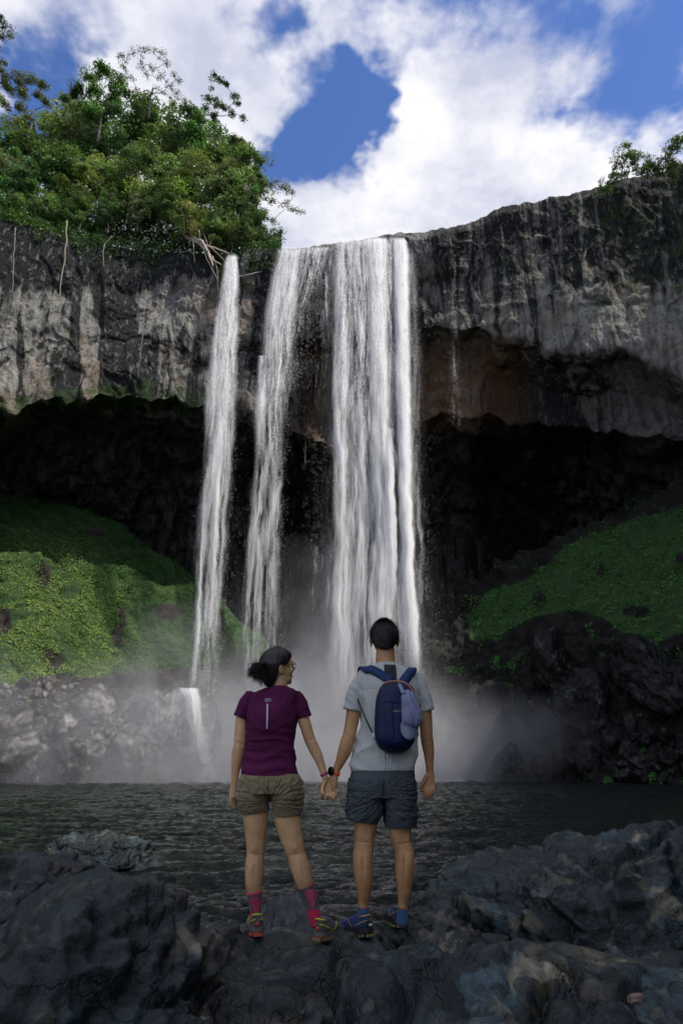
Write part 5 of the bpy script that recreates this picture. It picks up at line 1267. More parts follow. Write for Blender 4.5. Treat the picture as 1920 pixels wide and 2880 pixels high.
# shirt
B = Body(YW)
B.loft([(531, 378, 478, .052, -.004), (540, 345, 502, .062), (556, 300, 530, .075), (585, 250, 560, .09), (640, 232, 556, .108), (700, 222, 548, .12, -.004), (760, 218, 541, .122, -.006), (830, 219, 528, .112, -.004), (900, 217, 518, .104), (960, 208, 523, .103), (1020, 197, 534, .110), (1080, 187, 545, .122), (1112, 184, 550, .127)], k=5, n=56, p=2.2)
B.limb([(255, 600, 50), (222, 640, 50), (196, 690, 47), (177, 732, 44)], end=False); B.limb([(520, 600, 52), (550, 640, 52), (570, 690, 50), (588, 736, 47)], end=False)
def w_shirt(V, N):
    X, Y = inv_c(V); q = np.stack([V[:, 0] * .38, V[:, 1] * .38, V[:, 2] * 1.7], 1)
    qs = q + np.array([0, 0, 1.0]) * (.10 * np.abs(V[:, :1] + .62)) + .09 * np.stack([0 * X, 0 * X, noise(V, 4, 3)], 1)
    low = sstep(800, 880, Y) * sstep(1150, 1080, Y)
    d = .0095 * low * (1 - 2 * np.abs(noise(qs, 13, 2))) + .0020 * low * noise(qs, 26, 4)
    up = sstep(850, 780, Y)
    dg = np.stack([V[:, 0] + .9 * V[:, 2], V[:, 1], (V[:, 2] - .9 * V[:, 0]) * .35], 1)
    dg2 = np.stack([V[:, 0] - .9 * V[:, 2], V[:, 1], (V[:, 2] + .9 * V[:, 0]) * .35], 1)
    side = sstep(300, 430, X)[:]
    d += up * (.0065 * (side * (1 - 2 * np.abs(noise(dg2, 11, 5))) + (1 - side) * (1 - 2 * np.abs(noise(dg, 11, 6)))))
    d += .0035 * np.exp(-((Y - 815 - .12 * (X - 380)) / 14) ** 2)
    # raglan seams
    for (x0, y0_, x1, y1_) in [(330, 540, 225, 790), (500, 545, 545, 760)]:
        t = np.clip(((X - x0) * (x1 - x0) + (Y - y0_) * (y1_ - y0_)) / ((x1 - x0) ** 2 + (y1_ - y0_) ** 2), 0, 1)
        ds = np.hypot(X - x0 - t * (x1 - x0), Y - y0_ - t * (y1_ - y0_)); d -= .0022 * np.exp(-(ds / 3.2) ** 2) * (N[:, 1] < 0)
    return d * sstep(1118, 1085, Y) * (np.abs(N[:, 2]) < .8)
me = finish(B, .0042, 3, w_shirt, 'shirt_w'); me.materials.append(M_tee_w); tee = obj('t_shirt', me, pw)
decal_strip(me, [(351, 646), (350, 700), (349, 750), (348, 808)], .0095, M_reflect, 'reflective_strip', tee)
lg = [(372, 616), (362, 628), (345, 628), (337, 622), (338, 615), (347, 613), (365, 613), (373, 617), (373, 624), (366, 628)]
decal_strip(me, [(362, 620), (354, 629), (345, 629), (337, 625), (336, 618), (343, 613), (356, 612), (367, 613), (373, 619), (371, 626), (365, 630)], .0026, M_reflect, 'emblem', tee)
decal_strip(me, [(343, 621), (352, 621), (358, 620), (363, 617)], .0022, M_reflect, 'emblem', tee)
# shorts
B = Body(YW)
B.loft([(1078, 190, 543, .113), (1120, 172, 562, .126), (1180, 160, 575, .137), (1225, 155, 583, .138)], n=56, p=2.3)
B.limb([(258, 1170, 98, 0, 1.4), (260, 1240, 102, 0, 1.35), (266, 1300, 97, 0, 1.2), (270, 1352, 90, 0, 1.1)], end=False); B.limb([(472, 1170, 104, 0, 1.4), (474, 1240, 108, 0, 1.35), (482, 1310, 98, 0, 1.2), (487, 1372, 90, 0, 1.1)], end=False)
def w_short(cx, cy, A=.006, hem=1370):
    def f(V, N):
        X, Y = inv_c(V); an = np.arctan2(Y - cy, X - cx); rr_ = np.hypot(X - cx, Y - cy)
        q = np.stack([an * 2.2, rr_ * .004, V[:, 1] * 2], 1)
        d = A * (1 - 2 * np.abs(noise(q, 2.6, 3))) * sstep(10, 70, rr_) + A * .5 * (1 - 2 * np.abs(noise(q, 6, 4))) * sstep(30, 120, rr_)
        d += A * .5 * fbm(V, 16, 3, .5, 5) - .020 * np.exp(-((X - cx) / 11) ** 2) * (N[:, 1] < .2) * sstep(cy - 150, cy - 10, Y)
        return d * sstep(1095, 1150, Y) * np.clip(.15 + sstep(hem, hem - 70, Y), 0, 1) * (N[:, 2] > -.7)
    return f
me = finish(B, .0042, 6, w_short(367, 1290, .009), 'shorts_w'); me.materials.append(M_short_w); sh = obj('shorts', me, pw)
M_seam = plain('khaki seam thread', (.10, .075, .045), .8)
decal_strip(me, [(205, 1130), (280, 1155), (345, 1180), (355, 1200), (400, 1180), (470, 1165), (545, 1125)], .0025, M_seam, 'yoke_seam', sh)
decal_strip(me, [(232, 1090), (178, 1180), (168, 1290)], .0025, M_seam, 'side_seam', sh)
decal_strip(me, [(505, 1160), (515, 1230), (545, 1310)], .0025, M_seam, 'side_seam', sh)
B = Body(YW - .1); 
B.limb([(536, 1118, 20, .02, .35), (548, 1140, 20, .02, .35)]); me2 = finish(B, .003, 2, name='flap'); me2.materials.append(M_short_w); obj('pocket_flap', me2, pw)
# bracelet
def cuff(B_y, X, Y, tx, ty, r, w, th_, mat, name, parent, dy=0.0, dr=.8):
    c = cw(X, Y, B_y + dy); t = cw(X + tx, Y + ty, B_y + dy) - c; t /= np.linalg.norm(t); s = cs_(Y, B_y)
    a = np.cross(t, [0, 1, 0]); a /= np.linalg.norm(a); b = np.cross(a, t); an = np.arange(28) * 2 * math.pi / 28
    R = []
    for (o_, rr_) in ((-w / 2, r * s), (-w / 2, r * s + th_), (w / 2, r * s + th_), (w / 2, r * s), (-w / 2, r * s)):
        R.append(c + t * o_ + rr_ * (np.cos(an)[:, None] * a + dr * np.sin(an)[:, None] * b))
    R = np.array(R); return mk(name, R.reshape(-1, 3), grid_faces(5, 28, True), mat, parent)
cuff(YW, 718, 1101, .42, 1.0, 23.5, .014, .0025, plain('magenta wrist band', (.32, .02, .14), .45), 'wrist_band', pw)
# socks
M_pink = cloth('hot pink knit', (.58, .02, .08), (.66, .03, .11), 500, .8); M_gsock = cloth('grey knit', (.10, .10, .105), (.13, .13, .135), 500, .85); M_lpink = cloth('light pink mesh', (.55, .13, .22), (.48, .08, .17), 500, .8)
def sockw(rows, name, pat, cuffrow):
    B = Body(YW); B.limb(rows, k=8, n=28); me = finish(B, .003, 2, name=name)
    me.materials.append(M_gsock); me.materials.append(M_pink)
    nP = len(me.polygons); cen = np.empty(nP * 3, np.float32); me.polygons.foreach_get('center', cen); X, Y = inv_c(cen.reshape(-1, 3).astype(float))
    idx = np.zeros(nP, np.int32); (ya, yb) = cuffrow; r0_, r1_ = rows[0], rows[3]; ax = np.array([r1_[0] - r0_[0], r1_[1] - r0_[1]], float); ax /= np.linalg.norm(ax); idx[(X - r0_[0]) * ax[0] + (Y - r0_[1]) * ax[1] < 10] = 1; idx[Y > yb + 6 * np.sin(X * .25)] = 1
    me.polygons.foreach_set('material_index', idx); o = obj('sock', me, pw)
    # chevron panel down the back of the leg
    cx0, y_0, w0, y1_, cx1, w1 = pat
    n = 26; rows_ = []
    for i in range(n):
        f = i / (n - 1); Y_ = y_0 + (y1_ - y_0) * f; cx = cx0 + (cx1 - cx0) * f; hw_ = np.interp(f, [0, .12, .25, .55, .9, 1], [w0 * .55, w0 * .95, w0, w0 * .62, w0 * .42, w0 * .15])
        rows_.append([ray_to(me, cx + u * hw_, Y_, .002)[0] for u in np.linspace(-1, 1, 11)])
    R = np.array(rows_); mk('chevron_panel', R.reshape(-1, 3), grid_faces(n, 11), M_lpink, o)
    for f in (.18, .40, .62, .80):
        Y_ = y_0 + (y1_ - y_0) * f; cx = cx0 + (cx1 - cx0) * f; hw_ = np.interp(f, [0, .25, .55, .9, 1], [w0 * .8, w0, w0 * .62, w0 * .42, w0 * .2])
        decal_strip(me, [(cx - hw_, Y_ - 12), (cx, Y_ + 12), (cx + hw_, Y_ - 12)], .0028, M_pink, 'chevron', o, 4, .003)
    for s in (-1, 1):
        decal_strip(me, [(cx0 + (cx1 - cx0) * f + s * np.interp(f, [0, .12, .25, .55, .9, 1], [w0 * .55, w0 * .95, w0, w0 * .62, w0 * .42, w0 * .1]), y_0 + (y1_ - y_0) * f) for f in (0, .12, .25, .5, .75, .92, 1)], .003, M_pink, 'panel_edge', o, 3, .003)
    return o
sockw([(266, 1872, 55, -.002), (268, 1900, 49, 0), (271, 1935, 42, .003), (275, 1990, 37, .006), (275, 2020, 38, .006), (272, 2070, 40, .008)], 'sock_wl', (274, 1895, 38, 2000, 276, 12), (1882, 1998))
sockw([(602, 1827, 58, -.002), (612, 1860, 52, 0), (627, 1905, 47, .003), (645, 1970, 42, .006), (655, 2010, 42, .006), (668, 2070, 44, .008)], 'sock_wr', (628, 1846, 36, 1965, 643, 14), (1840, 1978))

# shoes -------------------------------------------------------------
def shoe(parent, heel, yaw, pitch, L, W_, mats, seed, roll=0.0, name='shoe'):
    """mats: upper, rand, outsole, lug, trim, tab"""
    M = np.array(Matrix.Rotation(yaw, 3, 'Z') @ Matrix.Rotation(pitch, 3, 'X') @ Matrix.Rotation(roll, 3, 'Y')); c = np.array(heel)
    def tr(P): return c + np.asarray(P) @ M.T
    out = empty(name, parent=None) if False else None
    s = np.linspace(0, 1, 30)
    wd = W_ / 2 * np.interp(s, [0, .04, .15, .35, .55, .72, .88, .96, 1], [.25, .58, .74, .70, .86, 1.0, .86, .55, .15])
    hh = np.interp(s, [0, .05, .15, .28, .42, .6, .8, .93, 1], [.062, .085, .092, .098, .085, .066, .052, .040, .022])
    n = 28; an = np.arange(n) * 2 * math.pi / n; R = []
    for i in range(30):
        ca, sa = np.cos(an), np.sin(an); e = 2 / 2.6
        x = wd[i] * np.sign(ca) * np.abs(ca) ** e; z = .024 + (hh[i] - .02) * .5 * (1 + np.sign(sa) * np.abs(sa) ** e)
        x = x * (1 - .35 * np.clip((z - .05) / .06, 0, 1)); lean = .012 * np.clip((z - .03) / .06, 0, 1) * (1 - s[i]) * 2
        R.append(np.stack([x, s[i] * L + .004 - 0 * x + lean * np.sin(math.pi * s[i]), z], 1))
    V, F, T = cap_rings(np.array(R)); V = V + .0015 * noise(V, 60, seed)[:, None]
    sh_ = mk(name, tr(V), [T, F], mats[0], parent)
    def sole(z0, z1, g, mat, nm):
        o2 = np.concatenate([np.stack([(wd + g), s * L * (1 + 2 * g / L) - g, 0 * s], 1), np.stack([-(wd + g), s * L * (1 + 2 * g / L) - g, 0 * s], 1)[::-1]])
        rock = .012 * sstep(.7, 1.0, o2[:, 1] / L) + .006 * sstep(.12, 0, o2[:, 1] / L)
        Rr = np.array([o2 + np.stack([0 * rock, 0 * rock, z0 + rock], 1), o2 * (1.02, 1, 1) + np.stack([0 * rock, 0 * rock, (z0 + z1) / 2 + rock * .8], 1), o2 + np.stack([0 * rock, 0 * rock, z1 + rock * .5], 1)])
        V, F, T = cap_rings(Rr); mk(nm, tr(V), [T, F], mat, sh_, False)
    sole(.010, .034, .004, mats[1], 'midsole'); sole(.004, .0105, .005, mats[2], 'outsole')
    mb = MB()
    for i in range(0, 30, 2):
        for sd_ in (-1, 1):
            V, F = box((sd_ * (wd[i] + .001), s[i] * L, .001 + .012 * sstep(.7, 1, s[i]) + .006 * sstep(.12, 0, s[i])), (.014, .0095, .012)); mb.add(tr(V), F)
    for q in np.linspace(-.6, .6, 4):
        V, F = box((q * W_ * .30, .001, .003), (.010, .012, .014)); mb.add(tr(V), F)
    mb.build('tread', mats[3], sh_, False)
    mb = MB(); add_tube(mb, tr(np.array([[-.026, .055, .088], [-.024, .014, .095], [0, -.002, .100], [.024, .014, .095], [.026, .055, .088]])), .0042, 8); mb.build('heel_collar', mats[5], sh_)
    mb = MB()
    for sd_ in (-1, 1):
        add_tube(mb, tr(np.array([[sd_ * .010, .000, .075], [sd_ * .030, .02, .068], [sd_ * .037, .07, .05], [sd_ * .040, .10, .036]])), np.array([.002, .003, .0028, .0015]), 6)
        add_tube(mb, tr(np.array([[sd_ * .041, .11, .038], [sd_ * .040, .135, .062], [sd_ * .030, .15, .075]])), .0018, 6)
    mb.build('side_stripe', mats[4], sh_)
    mb = MB()
    for q in range(4):
        yq = L * (.40 + .08 * q); zq = float(np.interp(yq / L, s, hh)) + .004
        add_tube(mb, tr(np.array([[-.024, yq, zq - .006], [0, yq + .004, zq + .003], [.024, yq, zq - .006]])), .0022, 6)
    mb.build('lace', mats[6], sh_)
    return sh_, tr
M_gup = cloth('grey mesh shoe fabric', (.07, .07, .07), (.10, .10, .09), 500); M_gmid = plain('grey brown foam', (.15, .13, .11), .7, .2, 40); M_org = plain('orange red rubber', (.60, .10, .04), .6, .3, 40)
M_olive = plain('muddy olive lug rubber', (.22, .19, .08), .7, .4, 30); M_lime = plain('lime yellow trim', (.55, .65, .03), .5, .1, 60); M_purp = cloth('dark violet lining', (.05, .035, .08), (.07, .05, .11), 400)

sL, trL = shoe(pw, cw(285, 2148, YW - .10) + (0, 0, 0), R_(12), R_(-3), .25, .092, (M_gup, M_gmid, M_org, M_org, M_lime, M_lime, M_purp), 1)
sR, trR = shoe(pw, cw(672, 2178, YW - .09), R_(-30), R_(-3), .25, .092, (M_gup, M_gmid, M_org, M_olive, M_lime, M_lime, M_purp), 2)
V, F = ico(3)
for tr_, s_ in ((trL, sL), (trR, sR)): mk('heel_badge', tr_(V * (.010, .004, .009) + (0, .0, .055)), F, M_org, s_)

# ================= the man
pm = empty('person', (0, 0, 0), category='person', label='man in a grey T-shirt and dark shorts with a small blue backpack on his back')
B = Body(YM)
B.loft([(395, 1060, 1175, .058), (430, 1000, 1240, .07), (480, 955, 1305, .09), (560, 960, 1310, .105), (680, 985, 1305, .115), (850, 980, 1290, .108), (950, 960, 1282, .10), (1050, 930, 1280, .108), (1150, 920, 1280, .12), (1210, 930, 1270, .115)], p=2.3)
B.limb([(985, 1240, 92), (984, 1320, 86), (985, 1380, 80), (987, 1440, 74), (980, 1530, 64, -.004), (973, 1590, 64, -.008), (970, 1650, 66, -.016), (972, 1750, 61, -.016), (977, 1850, 48, -.006), (972, 1920, 35, .004), (971, 1970, 31, .006), (975, 2060, 36, .01)])
B.limb([(1200, 1240, 92), (1203, 1340, 84), (1207, 1420, 77), (1212, 1480, 71), (1224, 1550, 62, -.004), (1236, 1600, 62, -.008), (1241, 1660, 62, -.016), (1239, 1750, 60, -.016), (1237, 1850, 47, -.006), (1229, 1920, 35, .004), (1226, 1970, 31, .006), (1222, 2060, 36, .01)])
B.limb([(975, 480, 48), (935, 600, 50), (908, 700, 47), (892, 790, 43), (880, 850, 43, -.004), (866, 900, 47), (848, 960, 42), (822, 1020, 32), (800, 1066, 26), (789, 1095, 24, -.005, .8), (782, 1120, 28, -.012, .6), (770, 1160, 35, -.02, .42), (757, 1196, 37, -.026, .36)])
B.limb([(1300, 490, 48), (1345, 600, 50), (1370, 700, 45), (1378, 790, 42), (1381, 850, 40, -.004), (1388, 900, 40), (1396, 970, 34), (1400, 1040, 27), (1403, 1085, 25, 0, .8), (1403, 1120, 31, 0, .55), (1400, 1165, 34, 0, .42)])
ym = YM
for pts in ([(1376, 1165, 0), (1372, 1205, -.012), (1368, 1235, -.006), (1362, 1256, .004)], [(1392, 1170, 0), (1392, 1215, -.014), (1384, 1245, -.010), (1374, 1260, .0)], [(1410, 1168, 0), (1412, 1210, -.014), (1404, 1238, -.012), (1390, 1252, -.002)], [(1426, 1160, 0), (1430, 1196, -.012), (1424, 1222, -.010), (1412, 1240, -.002)]):
    B.chain([pt(a, b, ym + c) for a, b, c in pts], .0098, .0080)
B.chain([pt(1382, 1110, ym - .005), pt(1362, 1145, ym - .015), pt(1353, 1180, ym - .012), pt(1350, 1204, ym - .006)], .0135, .0088)
yk = YM - .055
# his left hand round hers: knuckles towards the camera
for pts in ([(730, 1190, .032), (714, 1218, .028), (706, 1245, .034), (709, 1262, .045)], [(746, 1200, .03), (738, 1232, .035), (735, 1250, .055), (738, 1240, .08)], [(764, 1202, .03), (762, 1238, .035), (762, 1256, .055), (758, 1244, .08)], [(782, 1196, .03), (786, 1226, .035), (786, 1244, .055), (780, 1232, .08)]):
    B.chain([pt(a, b, yk + c) for a, b, c in pts], .0095, .0078)
B.chain([pt(748, 1128, yk + .035), pt(718, 1150, yk + .02), pt(698, 1166, yk + .018), pt(689, 1184, yk + .022)], .0125, .0085)
hm = cw(1108, 204, YM + .0); MM = head(B, hm, 0.0, R_(10), 1.06)
B.limb([(1114, 295, 60, .005), (1115, 350, 63, .0), (1117, 400, 68, .0)])
me = finish(B, .0042, 4, limb_detail([(925, 1540, 1035, 1548, 7, -.005), (1180, 1560, 1282, 1545, 7, -.005), (940, 1460, 945, 1535, 12, .005), (1020, 1460, 1015, 1535, 12, .005), (1190, 1480, 1200, 1550, 12, .005), (1265, 1480, 1262, 1545, 12, .005), (945, 1580, 945, 1740, 18, .005), (1000, 1580, 1002, 1720, 18, .005), (972, 1600, 974, 1800, 8, -.004),
                                            (1215, 1590, 1212, 1740, 18, .005), (1268, 1590, 1268, 1720, 18, .005), (1240, 1600, 1238, 1800, 8, -.004), (972, 1850, 972, 1960, 9, .004), (1232, 1850, 1228, 1960, 9, .004),
                                            (862, 842, 915, 868, 9, -.006), (895, 845, 890, 862, 10, .005), (1360, 850, 1410, 852, 8, -.005), (1392, 845, 1390, 862, 10, .004), (830, 900, 800, 1000, 12, .003), (745, 1130, 735, 1190, 3, .002), (765, 1130, 760, 1195, 3, .002), (782, 1130, 782, 1190, 3, .002)], None), name='body_m'); me.materials.append(M_skin_m); obj('body', me, pm)
def lowM(a): return np.interp(a, [0, .5, 1.0, 1.35, 1.6, 2.0, 2.4, math.pi], [-.98, -.92, -.70, -.30, -.18, .10, .45, .62])
hair_cap(hm, MM, 1.06, lowM, .009, pm, 12, 9000, .019)
for s in (-1, 1):
    V, F = ico(3); p = hm + MM @ (np.array([s * .031, .078, -.016]) * 1.06); mk('eye', V * .0125 + p, F, M_eye, pm)
# shirt
B = Body(YM)
B.loft([(377, 1058, 1180, .062), (386, 1040, 1200, .068), (402, 1005, 1235, .078), (425, 960, 1285, .09), (455, 935, 1318, .10), (510, 928, 1335, .116), (600, 938, 1338, .130), (700, 957, 1335, .136), (800, 958, 1323, .131), (880, 940, 1313, .126), (960, 920, 1306, .126), (1040, 903, 1305, .132), (1078, 896, 1306, .137)], k=5, n=60, p=2.3)
B.limb([(985, 475, 54), (945, 540, 58), (920, 610, 60), (902, 690, 60)], end=False); B.limb([(1295, 480, 54), (1330, 545, 58), (1362, 620, 56), (1386, 692, 50)], end=False)
def m_shirt(V, N):
    X, Y = inv_c(V)
    u = np.stack([V[:, 0] + .75 * V[:, 2], V[:, 1] * .7, (V[:, 2] - .75 * V[:, 0]) * .30], 1); v = np.stack([V[:, 0] * .35 - .1, V[:, 1] * .7, V[:, 2] - .35 * V[:, 0]], 1)
    u = u + .02 * noise(V, 6, 8)[:, None]; v = v + .02 * noise(V, 6, 9)[:, None]
    d = .014 * (1 - 2 * np.abs(noise(u, 7, 2))) * sstep(430, 560, Y) + .0105 * (1 - 2 * np.abs(noise(v, 9, 5))) * sstep(600, 760, Y) + .0015 * fbm(V, 22, 3)
    sl = ((X < 975) | (X > 1325)) & (Y < 720)
    d = np.where(sl, .0065 * (1 - 2 * np.abs(noise(np.stack([V[:, 0] * 1.0, V[:, 1], V[:, 2] * 1.2 + V[:, 0]], 1), 13, 3))), d)
    for (x0, y0_, x1, y1_) in [(975, 455, 968, 690), (1325, 455, 1340, 690), (940, 562, 1065, 545)]:
        t = np.clip(((X - x0) * (x1 - x0) + (Y - y0_) * (y1_ - y0_)) / ((x1 - x0) ** 2 + (y1_ - y0_) ** 2), 0, 1)
        ds = np.hypot(X - x0 - t * (x1 - x0), Y - y0_ - t * (y1_ - y0_)); d -= .003 * np.exp(-(ds / 3.2) ** 2) * (N[:, 1] < 0)
    return d * (.25 + .75 * sstep(1090, 1040, Y)) * (N[:, 2] > -.7)
me_s = finish(B, .0042, 3, m_shirt, 'shirt_m'); me_s.materials.append(M_tee_m); tee = obj('t_shirt', me_s, pm)
M_dk = cloth('black yoke fabric', (.028, .028, .032), (.035, .035, .04), 300); 
decal_strip(me_s, [(1142, 392), (1146, 430), (1148, 470), (1150, 500)], .072, M_dk, 'yoke_panel', tee, 5, .003)
M_stp = plain('pale heat transfer stripe', (.55, .57, .60), .5, .1, 60)
for xx in (1110, 1131, 1150): decal_strip(me_s, [(xx - 2, 955), (xx, 1010), (xx + 1, 1070)], .0085, M_stp, 'stripe', tee, 4, .002)
M_sm = plain('grey seam thread', (.22, .25, .25), .8)
decal_strip(me_s, [(900, 1062), (1000, 1078), (1100, 1080), (1200, 1072), (1302, 1050)], .0022, M_sm, 'hem_seam', tee)
decal_strip(me_s, [(842, 655), (880, 678), (960, 690)], .0022, M_sm, 'hem_seam', tee)
mb = MB(); a_ = np.linspace(0, 2 * math.pi, 40); cc = cw(1119, 380, YM); s_ = cs_(380, YM)
add_tube(mb, cc + np.stack([63 * s_ * np.cos(a_), .060 * np.sin(a_), .006 * np.sin(a_) + .002], 1), .0042, 6); mb.build('collar', M_tee_m, tee)
# shorts
B = Body(YM)
B.loft([(1062, 896, 1302, .128), (1120, 886, 1305, .142), (1190, 877, 1308, .148), (1250, 876, 1310, .140)], n=60, p=2.4)
B.limb([(990, 1170, 112, 0, 1.4), (984, 1240, 112, 0, 1.35), (977, 1320, 110, 0, 1.2), (965, 1408, 101, 0, 1.1)], end=False); B.limb([(1196, 1170, 110, 0, 1.4), (1204, 1250, 110, 0, 1.35), (1210, 1340, 107, 0, 1.2), (1214, 1446, 103, 0, 1.1)], end=False)
me = finish(B, .0042, 6, w_short(1108, 1230, .010, 1440), 'shorts_m'); me.materials.append(M_short_m); sh = obj('shorts', me, pm)
M_sd = plain('dark seam', (.02, .025, .03), .8)
decal_strip(me, [(1292, 1075), (1300, 1200), (1298, 1330), (1306, 1420)], .003, M_sd, 'side_seam', sh)
decal_strip(me, [(872, 1380), (960, 1396), (1060, 1396)], .0022, M_sd, 'hem_seam', sh); decal_strip(me, [(1118, 1405), (1210, 1440), (1305, 1425)], .0022, M_sd, 'hem_seam', sh)
# watch
wt_ = cuff(YM, 791, 1093, -.28, 1.0, 26, .022, .004, plain('orange watch strap', (.85, .13, .02), .5, .15, 200, .4), 'watch_strap', pm, -.005, .85)
V, F = ico(4); wc = cw(762, 1082, YM - .02); Mw = np.array(Matrix.Rotation(R_(38), 3, 'Z'))
a_ = np.linspace(0, 2 * math.pi, 40, endpoint=False); Rg = np.array([np.stack([0 * a_ + h_, q * .0215 * np.cos(a_), q * .0265 * np.sin(a_)], 1) for h_, q in ((-.006, .9), (-.005, 1), (.003, 1), (.006, .94), (.0065, .8), (.0065, .02))]) @ np.array(Matrix.Rotation(R_(-128), 3, 'Z')).T + wc
V, F, T = cap_rings(Rg); mk('watch_case', V, [T, F], M_black, wt_)
# socks
M_bsock = cloth('blue knit', (.04, .10, .21), (.055, .13, .26), 400); M_cuff = cloth('dark maroon knit', (.05, .015, .03), (.07, .02, .04), 400); M_txt = plain('pink lettering', (.55, .18, .22), .7)
for rows, q in (([(971, 1972, 36, .006), (972, 2000, 35, .007), (975, 2060, 38, .01)], 'l'), ([(1226, 1978, 36, .006), (1225, 2005, 35, .007), (1222, 2060, 38, .01)], 'r')):
    B = Body(YM); B.limb(rows, k=8, n=28); me = finish(B, .003, 1, name='sock_m' + q); me.materials.append(M_bsock); me.materials.append(M_cuff)
    nP = len(me.polygons); cen = np.empty(nP * 3, np.float32); me.polygons.foreach_get('center', cen); X, Y = inv_c(cen.reshape(-1, 3).astype(float))
    me.polygons.foreach_set('material_index', (Y < rows[0][1] + 2).astype(np.int32)); so = obj('sock', me, pm)
    p_, n_ = ray_to(me, rows[0][0] + 4, rows[0][1] + 2, .001); text_mesh('Quechua', .0125, M_txt, 'lettering', so, tuple(p_), (R_(90), 0, 0))
M_bup = cloth('cobalt blue shoe fabric', (.006, .032, .11), (.010, .045, .15), 500); M_bmid = plain('black shoe foam', (.02, .02, .02), .6, .3, 40); M_tan = plain('tan gold trim', (.42, .28, .10), .5, .2, 60)
M_blk = cloth('black shoe fabric', (.015, .016, .018), (.025, .025, .028), 400)
sl_, tl = shoe(pm, cw(1015, 2150, YM - .085), R_(36), R_(-5), .29, .10, (M_bup, M_bmid, M_bmid, M_olive, M_tan, M_tan, M_blk), 3)
sr_, tr2 = shoe(pm, cw(1215, 2090, YM + .02), R_(8), R_(-3), .29, .10, (M_bup, M_bmid, M_bmid, M_olive, M_tan, M_tan, M_blk), 4)
V, F = ico(3); M_wb = plain('white oval badge', (.75, .75, .78), .4)
for tr_, s_ in ((tl, sl_), (tr2, sr_)):
    mk('heel_counter', tr_(V * (.028, .012, .030) + (0, .006, .050)), F, M_blk, s_); mk('heel_badge', tr_(V * (.012, .004, .006) + (.004, -.0065, .052)), F, M_wb, s_)

# rocks underfoot meet the soles
from mathutils.bvhtree import BVHTree
def carry(rock, heel, yaw):
    me = rock.data; tr_b = BVHTree.FromPolygons([v.co for v in me.vertices], [tuple(p.vertices) for p in me.polygons]); best = -9
    for s_ in (.02, .10, .18, .25):
        x, y = heel[0] - math.sin(yaw) * s_ - rock.location[0], heel[1] + math.cos(yaw) * s_ - rock.location[1]
        h = tr_b.ray_cast(Vector((x, y, 5)), Vector((0, 0, -1)))
        if h[0] is not None: best = max(best, h[0].z)
    if best > -9: rock.location[2] = float(heel[2]) + .001 - best
carry(bw1, cw(285, 2148, YW - .10), R_(12)); carry(bw2, cw(672, 2178, YW - .09), R_(-30)); carry(bm1, cw(1015, 2150, YM - .085), R_(36)); carry(bm2, cw(1215, 2090, YM + .02), R_(8))

# ================= backpack
bp = empty('backpack', (0, 0, 0), category='backpack', label="small navy blue backpack with orange piping on the man's back")
M_navy = cloth('navy nylon', (.006, .011, .050), (.010, .017, .078), 350, .55, sheen=.0); M_blue = cloth('royal blue strap padding', (.015, .040, .125), (.022, .055, .165), 300, .7, sheen=0); M_pip = plain('orange brown piping', (.45, .20, .10), .5, .15, 80)
yb_ = YM - .205
B = Body(yb_)
B.loft([(496, 1160, 1205, .02, .045), (500, 1140, 1228, .035, .035), (512, 1112, 1258, .05, .02), (545, 1080, 1290, .066, .01), (600, 1060, 1305, .075), (700, 1050, 1312, .082, -.004), (800, 1048, 1309, .086, -.008), (870, 1052, 1300, .084, -.008), (915, 1068, 1286, .074), (942, 1095, 1262, .055, .01), (958, 1130, 1225, .03, .02)], k=5, n=56, p=2.7)
def bag_w(V, N):
    X, Y = inv_c(V); d = .0035 * (1 - 2 * np.abs(noise(np.stack([V[:, 0] * 1.6, V[:, 1], V[:, 2] * .35], 1), 12, 3))) + .003 * fbm(V, 7, 3, .5, 2)
    def groove(pl, w_=3.0):
        o = 0
        for (a, b) in zip(pl[:-1], pl[1:]):
            t = np.clip(((X - a[0]) * (b[0] - a[0]) + (Y - a[1]) * (b[1] - a[1])) / ((b[0] - a[0]) ** 2 + (b[1] - a[1]) ** 2), 0, 1)
            o = np.maximum(o, np.exp(-(np.hypot(X - a[0] - t * (b[0] - a[0]), Y - a[1] - t * (b[1] - a[1])) / w_) ** 2))
        return o
    d -= .005 * groove([(1110, 640), (1160, 638), (1212, 648)]) + .004 * groove([(1110, 640), (1120, 760), (1140, 880)]) + .006 * groove([(1165, 640), (1172, 760), (1180, 880)], 6)
    return d
me_b = finish(B, .004, 3, bag_w, 'bag'); me_b.materials.append(M_navy); bag = obj('bag_body', me_b, bp)
decal_strip(me_b, [(1064, 588), (1072, 555), (1090, 527), (1118, 508), (1150, 500), (1185, 498), (1218, 502), (1250, 515), (1276, 540), (1293, 570), (1302, 600)], .0075, M_pip, 'piping', bag, 4, .0, .005)
decal_strip(me_b, [(1078, 575), (1092, 545), (1118, 524), (1150, 514), (1185, 512), (1215, 514), (1245, 528), (1268, 552), (1282, 580)], .004, M_black, 'zip', bag, 4, .0, .002)
p_, n_ = ray_to(me_b, 1203, 697, .001); text_mesh('QUECHUA', .0145, plain('beige lettering', (.50, .36, .24), .6), 'lettering', bag, tuple(p_), (R_(86), 0, R_(4)), .0005)
mb = MB(); p_, n_ = ray_to(me_b, 1196, 505, .004); add_tube(mb, np.array([p_, p_ + [.006, -.008, -.012], p_ + [.012, -.01, -.026]]), .003, 6); mb.build('zip_pull', M_pip, bag)
def S_(X, Y, off=.004): return ray_to(me_s, X, Y, off)
